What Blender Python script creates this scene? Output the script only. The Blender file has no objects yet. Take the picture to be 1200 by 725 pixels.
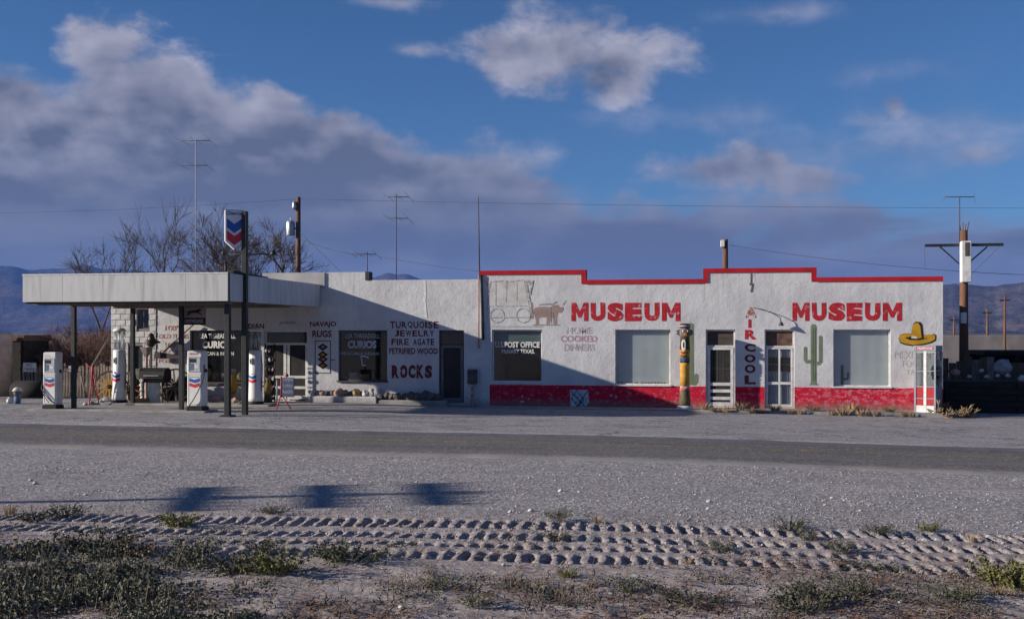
import bpy, math, random
import numpy as np
from mathutils import Vector, Matrix, noise as mnoise

random.seed(7)
rng = np.random.default_rng(7)
scene = bpy.context.scene
col = scene.collection

# ------------------------------------------------------------------ camera
F, TH, D, H, HY = 1308.0, math.radians(10.2), 40.3, 2.7, 390.0   # focal (px of 1200), yaw, distance, eye height, horizon row
S, C = math.sin(TH), math.cos(TH)
cam_d = bpy.data.cameras.new('camera')
cam = bpy.data.objects.new('camera', cam_d); col.objects.link(cam)
cam.location = (0, -D, H)
cam.rotation_euler = (math.radians(90), 0, TH)
cam_d.sensor_width = 36; cam_d.lens = F / 1200 * 36
cam_d.shift_y = (HY - 362.5) / 1200
cam_d.clip_start = 0.1; cam_d.clip_end = 40000
scene.camera = cam

# ------------------------------------------------------------------ sun direction, sky
SUN_AZ, SUN_EL = math.radians(19.0), math.radians(17.15)      # azimuth off the facade plane
to_sun = Vector((-math.cos(SUN_AZ) * math.cos(SUN_EL), -math.sin(SUN_AZ) * math.cos(SUN_EL), math.sin(SUN_EL)))
sd = bpy.data.lights.new('sun', 'SUN'); sd.energy = 4.9; sd.angle = math.radians(0.53); sd.color = (1.0, 0.91, 0.80)
so = bpy.data.objects.new('sun', sd); col.objects.link(so)
so.rotation_euler = to_sun.to_track_quat('Z', 'Y').to_euler()

world = bpy.data.worlds.new('World'); scene.world = world; world.use_nodes = True
wt = world.node_tree; wn = wt.nodes; wl = wt.links
for n in list(wn): wn.remove(n)
SKY_STRENGTH = 0.05
CLOUD_DARK, CLOUD_LIGHT, CLOUD_STRENGTH = (0.092, 0.104, 0.150), (0.41, 0.40, 0.47), 0.90

def val(x): return x
def wmath(op, a, b=None, c=None, clamp=False):
    n = wn.new('ShaderNodeMath'); n.operation = op; n.use_clamp = clamp
    for i, v in enumerate((a, b, c)):
        if v is None: continue
        if isinstance(v, (int, float)): n.inputs[i].default_value = v
        else: wl.new(v, n.inputs[i])
    return n.outputs[0]
def wsmooth(v, lo, hi):
    n = wn.new('ShaderNodeMapRange'); n.interpolation_type = 'SMOOTHSTEP'
    wl.new(v, n.inputs[0]); n.inputs[1].default_value = lo; n.inputs[2].default_value = hi
    return n.outputs[0]
def wnoise(vec, scale, detail=7, rough=0.55, dist=0.0):
    n = wn.new('ShaderNodeTexNoise'); n.inputs['Scale'].default_value = scale
    n.inputs['Detail'].default_value = detail; n.inputs['Roughness'].default_value = rough
    n.inputs['Distortion'].default_value = dist
    wl.new(vec, n.inputs['Vector']); return n.outputs['Fac']

tc = wn.new('ShaderNodeTexCoord'); dirv = tc.outputs['Generated']
sep = wn.new('ShaderNodeSeparateXYZ'); wl.new(dirv, sep.inputs[0])
# azimuth (degrees, 0 = the way the street front is looked at) and elevation (degrees) of a direction
az = wmath('ARCTAN2', sep.outputs[0], sep.outputs[1])
az = wmath('ADD', wmath('MULTIPLY', az, 180 / math.pi), math.degrees(TH))
el = wmath('MULTIPLY', wmath('ARCSINE', sep.outputs[2]), 180 / math.pi)

def stretched(dx, dz, sz):
    m = wn.new('ShaderNodeMapping'); m.inputs['Location'].default_value = (dx, 0.0, dz)
    m.inputs['Scale'].default_value = (1, 1, sz); wl.new(dirv, m.inputs['Vector']); return m.outputs[0]
nA = wnoise(stretched(0, 0, 1.5), 10, 8, 0.57, 0.1)
nB = wnoise(stretched(0.014, -0.026, 1.5), 10, 3, 0.50, 0.15)          # same field seen a little sunwards: relief
nS = wnoise(stretched(3.1, 0, 6.0), 4.5, 4, 0.5, 0.1)                  # long flat streaks
nP = wnoise(stretched(7.7, 1.0, 3.0), 4.0, 4, 0.55, 0.2)               # broad patches
relA = wmath('SUBTRACT', nA, 0.5)
# top of the low cloud bank as a function of azimuth
cr = wn.new('ShaderNodeValToRGB'); e = cr.color_ramp.elements
azn = wmath('DIVIDE', wmath('ADD', az, 90), 180); wl.new(azn, cr.inputs[0])
pts = [(-60, 9.0), (-34, 11), (-25, 13.3), (-22, 13.0), (-19.8, 14.6), (-17, 13.6), (-13, 13.0), (-9.0, 12.3), (-6.5, 11.4), (-2.0, 10.3), (1, 9.6), (4.5, 8.4), (8, 7.6), (12, 7.4), (16, 7.2), (20, 7.2), (26, 7.4), (40, 8), (60, 8.5)]
e[0].position = (pts[0][0] + 90) / 180; e[0].color = (pts[0][1] / 20,) * 3 + (1,)
e[1].position = (pts[-1][0] + 90) / 180; e[1].color = (pts[-1][1] / 20,) * 3 + (1,)
for a_, v_ in pts[1:-1]:
    q = e.new((a_ + 90) / 180); q.color = (v_ / 20,) * 3 + (1,)
top = wmath('MULTIPLY', cr.outputs[0], 20)
depth = wmath('SUBTRACT', top, el)                                     # degrees below the bank's top
bank = wmath('ADD', wmath('MULTIPLY', depth, 0.40), wmath('MULTIPLY', relA, 3.6))
bank = wmath('MINIMUM', bank, 1.5)
# thin places in the bank, most of them to the right
right = wsmooth(az, -4, 12)
thin = wmath('MULTIPLY', wsmooth(wmath('ADD', wmath('MULTIPLY', nS, 0.6), wmath('MULTIPLY', nA, 0.4)), 0.47, 0.60), wmath('ADD', wmath('MULTIPLY', right, 0.42), 0.2))
bank = wmath('SUBTRACT', bank, wmath('MULTIPLY', wmath('MULTIPLY', thin, 1.25), wmath('ADD', wmath('MULTIPLY', wsmooth(el, 1.5, 4.5), 0.7), 0.3)))
def puff(a0, e0, ra, re, gain=1.0, wob=3.4):
    u = wmath('DIVIDE', wmath('SUBTRACT', az, a0), ra); v = wmath('DIVIDE', wmath('SUBTRACT', el, e0), re)
    r2 = wmath('ADD', wmath('MULTIPLY', u, u), wmath('MULTIPLY', v, v))
    r = wmath('POWER', r2, 0.5)
    d = wmath('ADD', wmath('SUBTRACT', 1.0, r), wmath('MULTIPLY', relA, wob))
    return wmath('MULTIPLY', wmath('MAXIMUM', d, 0.0), gain)
dens = wmath('MAXIMUM', bank, 0.0)
for a_ in [(2.0, 14.2, 5.4, 2.2, 1.05), (6.2, 13.6, 4.4, 2.0, 1.05), (-20.6, 13.2, 2.6, 2.0, 1.4), (-16.8, 12.0, 2.8, 1.5, 1.3),
           (-12.0, 11.4, 2.6, 1.5, 1.2), (-9.0, 10.6, 2.2, 1.2, 1.2), (-5.4, 14.1, 2.3, 0.6, 0.6), (-6.5, 16.4, 3.5, 0.6, 0.5),
           (18.9, 10.9, 0.8, 1.0, 0.62), (17.4, 10.2, 4.0, 1.0, 0.4), (10.5, 8.3, 4.6, 1.5, 1.0), (15.0, 7.6, 3.6, 1.0, 0.9),
           (17.0, 5.6, 3.2, 1.0, 1.1), (22.5, 8.4, 3.6, 0.9, 0.45), (17.0, 9.0, 10.0, 2.6, 0.42, 2.6), (10.0, 10.6, 8.0, 1.5, 0.30, 3.0), (20.0, 12.4, 6.0, 1.3, 0.28, 3.0), (11.0, 5.6, 13.0, 1.8, 0.85, 3.0), (13.5, 15.6, 5, 0.8, 0.35), (1.0, 8.6, 4.0, 1.6, 0.6)]:
    dens = wmath('MAXIMUM', dens, puff(*a_))
# the rest of the sky: scattered cloud of the same kind
away = wsmooth(wmath('ABSOLUTE', az), 27, 50)
high = wsmooth(el, 17.5, 24)
rest = wmath('MULTIPLY', wmath('SUBTRACT', nP, 0.60), 6.0)
rest = wmath('MULTIPLY', wmath('MAXIMUM', rest, 0.0), wmath('MAXIMUM', away, high))
dens = wmath('MAXIMUM', dens, rest)
alpha = wsmooth(dens, 0.02, 0.78)
alpha = wmath('MULTIPLY', alpha, 0.94)
# light: sunward relief and the sunlit tops are pale, deep cloud is grey
relief = wmath('MULTIPLY', wmath('SUBTRACT', nA, nB), 5.5)
edge = wsmooth(dens, 1.6, 0.2)
fade = wsmooth(el, 4.5, 10.5)
crest = wsmooth(wmath('ADD', depth, wmath('MULTIPLY', relA, 4.0)), 3.6, 0.4)
lit = wmath('ADD', wmath('MULTIPLY', edge, 0.16), wmath('MULTIPLY', crest, 0.38))
lit = wmath('ADD', lit, wmath('MULTIPLY', relief, 0.45))
lit = wmath('MULTIPLY', lit, wmath('ADD', wmath('MULTIPLY', fade, 0.85), 0.15))
lit = wmath('ADD', lit, wmath('MULTIPLY', wmath('SUBTRACT', nS, 0.44), 0.65), clamp=True)
mixc = wn.new('ShaderNodeMix'); mixc.data_type = 'RGBA'
wl.new(lit, mixc.inputs[0]); mixc.inputs[6].default_value = CLOUD_DARK + (1,); mixc.inputs[7].default_value = CLOUD_LIGHT + (1,)
sky = wn.new('ShaderNodeTexSky'); sky.sky_type = 'NISHITA'; sky.sun_disc = False
sky.sun_elevation = SUN_EL; sky.sun_rotation = math.atan2(to_sun.x, to_sun.y)
sky.air_density = 1.0; sky.dust_density = 0.0; sky.ozone_density = 2.2; sky.altitude = 1100
tint = wn.new('ShaderNodeMix'); tint.data_type = 'RGBA'; tint.blend_type = 'MULTIPLY'; tint.inputs[0].default_value = 1.0   # slide-film blue of the whole sky
wl.new(sky.outputs[0], tint.inputs[6]); tint.inputs[7].default_value = (0.53, 0.83, 1.20, 1)
bg1 = wn.new('ShaderNodeBackground'); wl.new(tint.outputs[2], bg1.inputs[0]); bg1.inputs[1].default_value = SKY_STRENGTH
bg2 = wn.new('ShaderNodeBackground'); wl.new(mixc.outputs[2], bg2.inputs[0]); bg2.inputs[1].default_value = CLOUD_STRENGTH
ms = wn.new('ShaderNodeMixShader'); wl.new(alpha, ms.inputs[0]); wl.new(bg1.outputs[0], ms.inputs[1]); wl.new(bg2.outputs[0], ms.inputs[2])
world.cycles.sampling_method = 'MANUAL'; world.cycles.sample_map_resolution = 256
wo = wn.new('ShaderNodeOutputWorld'); wl.new(ms.outputs[0], wo.inputs[0])

scene.view_settings.view_transform = 'Standard'; scene.view_settings.look = 'None'
scene.view_settings.exposure = 0.53; scene.view_settings.gamma = 1.0; scene.view_settings.use_curve_mapping = False
scene.render.resolution_x = 1024; scene.render.resolution_y = 618
try:
    scene.cycles.max_bounces = 5; scene.cycles.diffuse_bounces = 2; scene.cycles.transparent_max_bounces = 12; scene.cycles.volume_bounces = 0
except Exception: pass

# ------------------------------------------------------------------ picking points: a photo column/row on a plane Y, or on the ground
def dist(p, Y): a = (p - 600) / F; return (D + Y) / (C + a * S)
def PX(p, Y=0.0): a = (p - 600) / F; return dist(p, Y) * (-S + a * C)
def PZ(p, y, Y=0.0): return H + (HY - y) * dist(p, Y) / F
def PT(p, y, Y=0.0): return Vector((PX(p, Y), Y, PZ(p, y, Y)))
def GP(p, y, z=0.0):
    t = (H - z) * F / (y - HY); a = (p - 600) / F
    return Vector((t * (-S + a * C), -D + t * (C + a * S), z))

def sstep(lo, hi, x):
    t = np.clip((np.asarray(x, float) - lo) / (hi - lo), 0, 1); return t * t * (3 - 2 * t)
def gz(X, Y):        # lie of the land: falls a little to the right, forecourt raised
    r = -0.12 * sstep(-4, 8.5, X) + 0.10 * sstep(-11.2, -8.8, Y) * (1 - sstep(-13.5, -9.0, X)) * (1 - sstep(25, 60, Y))
    return r
def gzf(X, Y): return float(gz(X, Y))

# ------------------------------------------------------------------ materials
MATS = {}
def _nt(name):
    m = bpy.data.materials.new(name); m.use_nodes = True; nt = m.node_tree
    b = nt.nodes['Principled BSDF']; return m, nt, b
class NB:
    def __init__(s, nt): s.nt = nt; s.n = nt.nodes; s.l = nt.links
    def put(s, v, sock):
        if isinstance(v, (int, float)): sock.default_value = v
        elif isinstance(v, tuple): sock.default_value = v if len(v) == 4 or sock.type == 'VECTOR' else v + (1,)
        else: s.l.new(v, sock)
    def coord(s, kind='Object'): n = s.n.new('ShaderNodeTexCoord'); return n.outputs[kind]
    def pos(s): return s.n.new('ShaderNodeNewGeometry').outputs['Position']
    def map(s, v, sc=(1, 1, 1), loc=(0, 0, 0)):
        n = s.n.new('ShaderNodeMapping'); s.l.new(v, n.inputs[0]); n.inputs['Scale'].default_value = sc; n.inputs['Location'].default_value = loc
        return n.outputs[0]
    def noise(s, v, sc, det=5, ro=0.55, dist=0.0):
        n = s.n.new('ShaderNodeTexNoise'); s.l.new(v, n.inputs['Vector']); n.inputs['Scale'].default_value = sc
        n.inputs['Detail'].default_value = det; n.inputs['Roughness'].default_value = ro; n.inputs['Distortion'].default_value = dist
        return n.outputs['Fac']
    def vor(s, v, sc, out='Distance'):
        n = s.n.new('ShaderNodeTexVoronoi'); s.l.new(v, n.inputs['Vector']); n.inputs['Scale'].default_value = sc; return n.outputs[out]
    def math(s, op, a, b=0.0, clamp=False):
        n = s.n.new('ShaderNodeMath'); n.operation = op; n.use_clamp = clamp; s.put(a, n.inputs[0]); s.put(b, n.inputs[1]); return n.outputs[0]
    def rng(s, v, lo, hi, a=0.0, b=1.0, smooth=True):
        n = s.n.new('ShaderNodeMapRange'); n.interpolation_type = 'SMOOTHSTEP' if smooth else 'LINEAR'
        s.put(v, n.inputs[0]); n.inputs[1].default_value = lo; n.inputs[2].default_value = hi; n.inputs[3].default_value = a; n.inputs[4].default_value = b
        return n.outputs[0]
    def mix(s, f, a, b, blend='MIX'):
        n = s.n.new('ShaderNodeMix'); n.data_type = 'RGBA'; n.blend_type = blend; s.put(f, n.inputs[0]); s.put(a, n.inputs[6]); s.put(b, n.inputs[7]); return n.outputs[2]
    def sep(s, v): n = s.n.new('ShaderNodeSeparateXYZ'); s.l.new(v, n.inputs[0]); return n.outputs
    def bump(s, h, strength, distance=0.02):
        n = s.n.new('ShaderNodeBump'); s.put(h, n.inputs['Height']); n.inputs['Strength'].default_value = strength; n.inputs['Distance'].default_value = distance
        return n.outputs[0]
def M(name, c1, c2=None, sc=4.0, rough=0.85, bump=0.0, bsc=60.0, metal=0.0, spec=0.3, stretch=(1, 1, 1), lo=0.35, hi=0.65, rand=0.0):
    if name in MATS: return MATS[name]
    m, nt, b = _nt(name); g = NB(nt)
    v = g.map(g.coord(), stretch)
    c2 = c2 or tuple(x * 0.8 for x in c1)
    f = g.rng(g.noise(v, sc, 6), lo, hi)
    cc = g.mix(f, c1, c2)
    if rand:
        oi = g.n.new('ShaderNodeObjectInfo'); hs = g.n.new('ShaderNodeHueSaturation')
        g.put(g.rng(oi.outputs['Random'], 0, 1, 1 - rand, 1 + rand, False), hs.inputs['Value']); g.put(cc, hs.inputs['Color']); cc = hs.outputs[0]
    g.put(cc, b.inputs['Base Color'])
    b.inputs['Roughness'].default_value = rough; b.inputs['Metallic'].default_value = metal
    b.inputs['Specular IOR Level'].default_value = spec
    if bump: g.put(g.bump(g.noise(v, bsc, 4), bump), b.inputs['Normal'])
    MATS[name] = m; return m

def stucco(name, white, dirt, wains=None, wx0=-1e9, streak=0.5):
    m, nt, b = _nt(name); g = NB(nt); P = g.pos(); xyz = g.sep(P)
    big = g.noise(P, 0.7, 6, 0.6); st = g.noise(g.map(P, (2.6, 2.6, 0.22)), 2.2, 6, 0.65); fine = g.noise(P, 13, 6, 0.65)
    c = g.mix(g.rng(big, 0.40, 0.66), white, tuple(x * y for x, y in zip(white, (0.84, 0.83, 0.85))))
    c = g.mix(g.math('MULTIPLY', g.rng(st, 0.55, 0.80), streak), c, dirt)
    c = g.mix(g.math('MULTIPLY', g.rng(fine, 0.54, 0.68), 0.65), c, tuple(x * 0.66 for x in white))
    pits = g.rng(g.noise(P, 5.5, 8, 0.72), 0.64, 0.70)
    c = g.mix(g.math('MULTIPLY', pits, 0.55), c, (0.30, 0.27, 0.25))
    # splash dirt with a ragged line at the foot
    foot = g.rng(g.math('ADD', xyz[2], g.math('MULTIPLY', fine, -0.5)), 0.15, -0.2)
    # run-down stains below the coping
    drip = g.math('MULTIPLY', g.rng(g.noise(g.map(P, (9, 9, 0.12)), 1.0, 3, 0.5), 0.62, 0.72), g.rng(xyz[2], 3.0, 4.6))
    c = g.mix(g.math('MULTIPLY', drip, 0.35), c, (0.28, 0.23, 0.20))
    if wains:
        edge = g.math('ADD', xyz[2], g.math('MULTIPLY', g.math('SUBTRACT', g.noise(P, 6, 4), 0.5), 0.05))
        red = g.mix(g.rng(g.noise(P, 3.0, 6, 0.6), 0.38, 0.62), wains, tuple(x * 0.75 for x in wains))
        pale = g.mix(1.0, red, (0.62, 0.21, 0.26))
        wornm = g.rng(g.math('ADD', g.noise(g.map(P, (1, 1, 1.6)), 4.2, 8, 0.74), g.rng(xyz[0], 2.0, 4.5, 0.0, 0.05)), 0.52, 0.63)
        red = g.mix(g.math('MULTIPLY', wornm, 0.75), red, pale)
        chip = g.rng(g.math('ADD', g.noise(P, 9, 7, 0.72), g.rng(xyz[0], 2.0, 4.5, 0.0, 0.02)), 0.66, 0.70)
        red = g.mix(chip, red, (0.60, 0.56, 0.56))
        mask = g.math('MULTIPLY', g.math('LESS_THAN', edge, 0.80), g.math('GREATER_THAN', g.math('ADD', xyz[0], g.math('MULTIPLY', fine, 0.12)), wx0))
        mask = g.math('MULTIPLY', mask, g.math('LESS_THAN', xyz[1], 0.05))
        c = g.mix(mask, c, red)
    c = g.mix(g.math('MULTIPLY', foot, 0.6), c, (0.22, 0.18, 0.15))
    g.put(c, b.inputs['Base Color']); b.inputs['Roughness'].default_value = 0.92; b.inputs['Specular IOR Level'].default_value = 0.2
    h = g.math('ADD', g.math('MULTIPLY', g.noise(P, 22, 5, 0.65), 0.5), g.math('MULTIPLY', g.noise(P, 3.2, 4), 1.0))
    g.put(g.bump(h, 0.42, 0.05), b.inputs['Normal'])
    MATS[name] = m; return m

def paint(name, colr, under, wear=0.62, sc=7.0, soft=0.06, rough=0.8):
    if name in MATS: return MATS[name]
    m, nt, b = _nt(name); g = NB(nt); P = g.pos()
    f = g.rng(g.noise(P, sc, 8, 0.68), wear, wear + soft)
    c = g.mix(g.rng(g.noise(P, 2.5, 5), 0.35, 0.65), colr, tuple(x * 0.78 for x in colr))
    g.put(g.mix(f, c, under), b.inputs['Base Color']); b.inputs['Roughness'].default_value = rough
    b.inputs['Specular IOR Level'].default_value = 0.25
    g.put(g.bump(g.noise(P, 22, 5, 0.65), 0.3, 0.03), b.inputs['Normal'])
    MATS[name] = m; return m

def glass_mat(name, tint=(0.75, 0.8, 0.82), refl=0.12):
    if name in MATS: return MATS[name]
    m = bpy.data.materials.new(name); m.use_nodes = True; nt = m.node_tree; nt.nodes.clear(); g = NB(nt)
    tr = g.n.new('ShaderNodeBsdfTransparent'); tr.inputs[0].default_value = tint + (1,)
    gl = g.n.new('ShaderNodeBsdfGlossy'); gl.inputs['Roughness'].default_value = 0.04
    df = g.n.new('ShaderNodeBsdfDiffuse'); df.inputs[0].default_value = (0.35, 0.33, 0.3, 1)
    lw = g.n.new('ShaderNodeLayerWeight'); lw.inputs[0].default_value = 0.35
    f = g.math('ADD', g.math('MULTIPLY', lw.outputs['Fresnel'], 0.42), refl * 0.2)
    mx = g.n.new('ShaderNodeMixShader'); g.put(f, mx.inputs[0]); g.l.new(tr.outputs[0], mx.inputs[1]); g.l.new(gl.outputs[0], mx.inputs[2])
    dust = g.rng(g.noise(g.pos(), 3, 5), 0.45, 0.8, 0.004, 0.03)
    m2 = g.n.new('ShaderNodeMixShader'); g.put(dust, m2.inputs[0]); g.l.new(mx.outputs[0], m2.inputs[1]); g.l.new(df.outputs[0], m2.inputs[2])
    o = g.n.new('ShaderNodeOutputMaterial'); g.l.new(m2.outputs[0], o.inputs[0])
    MATS[name] = m; return m

WHITE = (0.70, 0.70, 0.70)
m_museum = stucco('museum_stucco', (0.62, 0.62, 0.62), (0.36, 0.33, 0.31), wains=(0.60, 0.014, 0.045), wx0=PX(574) + 0.05)
m_store = stucco('store_stucco', (0.62, 0.62, 0.615), (0.40, 0.37, 0.34), streak=0.35)
m_midgrey = M('mid_grey', (0.46, 0.45, 0.44), (0.36, 0.35, 0.345), 1.2, 0.9, 0.3, 18)
m_red = paint('red_paint', (0.47, 0.02, 0.032), (0.52, 0.36, 0.38), 0.565, 6.0, 0.10)
m_coping = paint('coping_red', (0.45, 0.014, 0.024), (0.30, 0.02, 0.03), 0.64, 6.0)
m_maroon = paint('maroon_paint', (0.17, 0.035, 0.04), (0.50, 0.48, 0.48), 0.60, 9.0)
m_fadedred = paint('faded_red_paint', (0.40, 0.14, 0.12), (0.62, 0.58, 0.55), 0.50, 8.0, 0.12)
m_ghost = paint('ghost_paint', (0.47, 0.40, 0.43), (0.62, 0.60, 0.61), 0.47, 9.0, 0.15)
m_ghostred = paint('ghost_red_paint', (0.47, 0.30, 0.34), (0.60, 0.56, 0.58), 0.50, 9.0, 0.15)
m_whitepaint = paint('white_lettering', (0.78, 0.78, 0.76), (0.45, 0.46, 0.48), 0.66, 12)
m_bluewhite = paint('pale_lettering', (0.50, 0.55, 0.62), (0.2, 0.22, 0.25), 0.6, 14)
m_trim = M('white_trim', (0.74, 0.73, 0.70), (0.58, 0.57, 0.55), 6, 0.7, 0.15, 40)
m_pumpwhite = M('pump_enamel', (0.78, 0.77, 0.73), (0.70, 0.68, 0.63), 3, 0.38, 0.02, 30, spec=0.5)
m_dark = M('dark_steel', (0.012, 0.018, 0.018), (0.03, 0.03, 0.028), 8, 0.55, 0.1, 50, spec=0.4)
m_black = M('black_paint', (0.010, 0.010, 0.010), (0.022, 0.02, 0.018), 8, 0.6)
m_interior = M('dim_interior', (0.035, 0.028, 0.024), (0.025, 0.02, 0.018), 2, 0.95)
m_wood = M('weathered_wood', (0.17, 0.11, 0.075), (0.10, 0.065, 0.045), 3, 0.9, 0.3, 40, stretch=(8, 8, 1))
m_greywood = M('grey_wood', (0.25, 0.205, 0.175), (0.13, 0.105, 0.09), 3, 0.9, 0.3, 40, stretch=(8, 8, 1), rand=0.25)
m_pole = M('pole_wood', (0.20, 0.105, 0.062), (0.12, 0.06, 0.04), 2.5, 0.85, 0.4, 30, stretch=(12, 12, 0.6))
m_bark = M('bare_bark', (0.12, 0.095, 0.08), (0.075, 0.06, 0.05), 5, 0.95)
m_brush = M('bare_brush', (0.20, 0.115, 0.095), (0.115, 0.07, 0.062), 5, 0.95)
m_metal = M('galvanised', (0.48, 0.49, 0.50), (0.36, 0.37, 0.38), 5, 0.45, 0.05, 30, metal=0.6)
m_alu = M('booth_aluminium', (0.27, 0.30, 0.34), (0.22, 0.25, 0.28), 3, 0.5, 0.03, 30, metal=0.15)
m_blue = M('emblem_blue', (0.03, 0.10, 0.40), (0.03, 0.11, 0.36), 4, 0.5)
m_redenamel = M('emblem_red', (0.62, 0.03, 0.06), (0.56, 0.035, 0.06), 4, 0.5)
m_glass = glass_mat('window_glass', (0.90, 0.93, 0.93))
m_clearglass = glass_mat('booth_glass', (0.88, 0.9, 0.9), 0.1)
m_curtain = M('grey_curtain', (0.78, 0.78, 0.78), (0.71, 0.71, 0.71), 1.5, 0.9, 0.05, 3, stretch=(0.7, 0.7, 0.5))
m_blind = M('green_blind', (0.20, 0.25, 0.24), (0.15, 0.20, 0.20), 3, 0.9, stretch=(1, 1, 5))
m_wire = M('wire', (0.06, 0.06, 0.065), None, 4, 0.7)
m_fascia = M('canopy_fascia', (0.56, 0.56, 0.55), (0.40, 0.385, 0.37), 2.4, 0.6, 0.10, 4, rand=0.05, stretch=(2.2, 2.2, 0.22), lo=0.42, hi=0.80)
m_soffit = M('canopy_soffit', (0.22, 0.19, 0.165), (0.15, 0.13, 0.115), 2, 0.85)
m_yellow = M('yellow_paint', (0.50, 0.27, 0.015), (0.40, 0.21, 0.02), 6, 0.7)
m_block = M('whitewashed_block', (0.62, 0.61, 0.59), (0.46, 0.45, 0.43), 5, 0.9, 0.5, 20, rand=0.12)
m_mortar = M('mortar', (0.25, 0.235, 0.22), None, 5, 0.95, 0.4, 40)
m_conc = M('old_concrete', (0.34, 0.325, 0.31), (0.24, 0.23, 0.215), 1.8, 0.95, 0.4, 30)
m_rubber = M('black_rubber', (0.015, 0.015, 0.015), None, 4, 0.6)
m_rock = [M('rock_pale', (0.52, 0.49, 0.46), (0.36, 0.33, 0.30), 7, 0.9, 0.6, 14), M('rock_rose', (0.42, 0.27, 0.23), (0.30, 0.19, 0.16), 7, 0.9, 0.6, 14),
          M('rock_ochre', (0.42, 0.29, 0.13), (0.27, 0.18, 0.09), 7, 0.9, 0.6, 14), M('rock_dark', (0.14, 0.12, 0.11), (0.08, 0.07, 0.065), 7, 0.9, 0.6, 14)]

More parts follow.
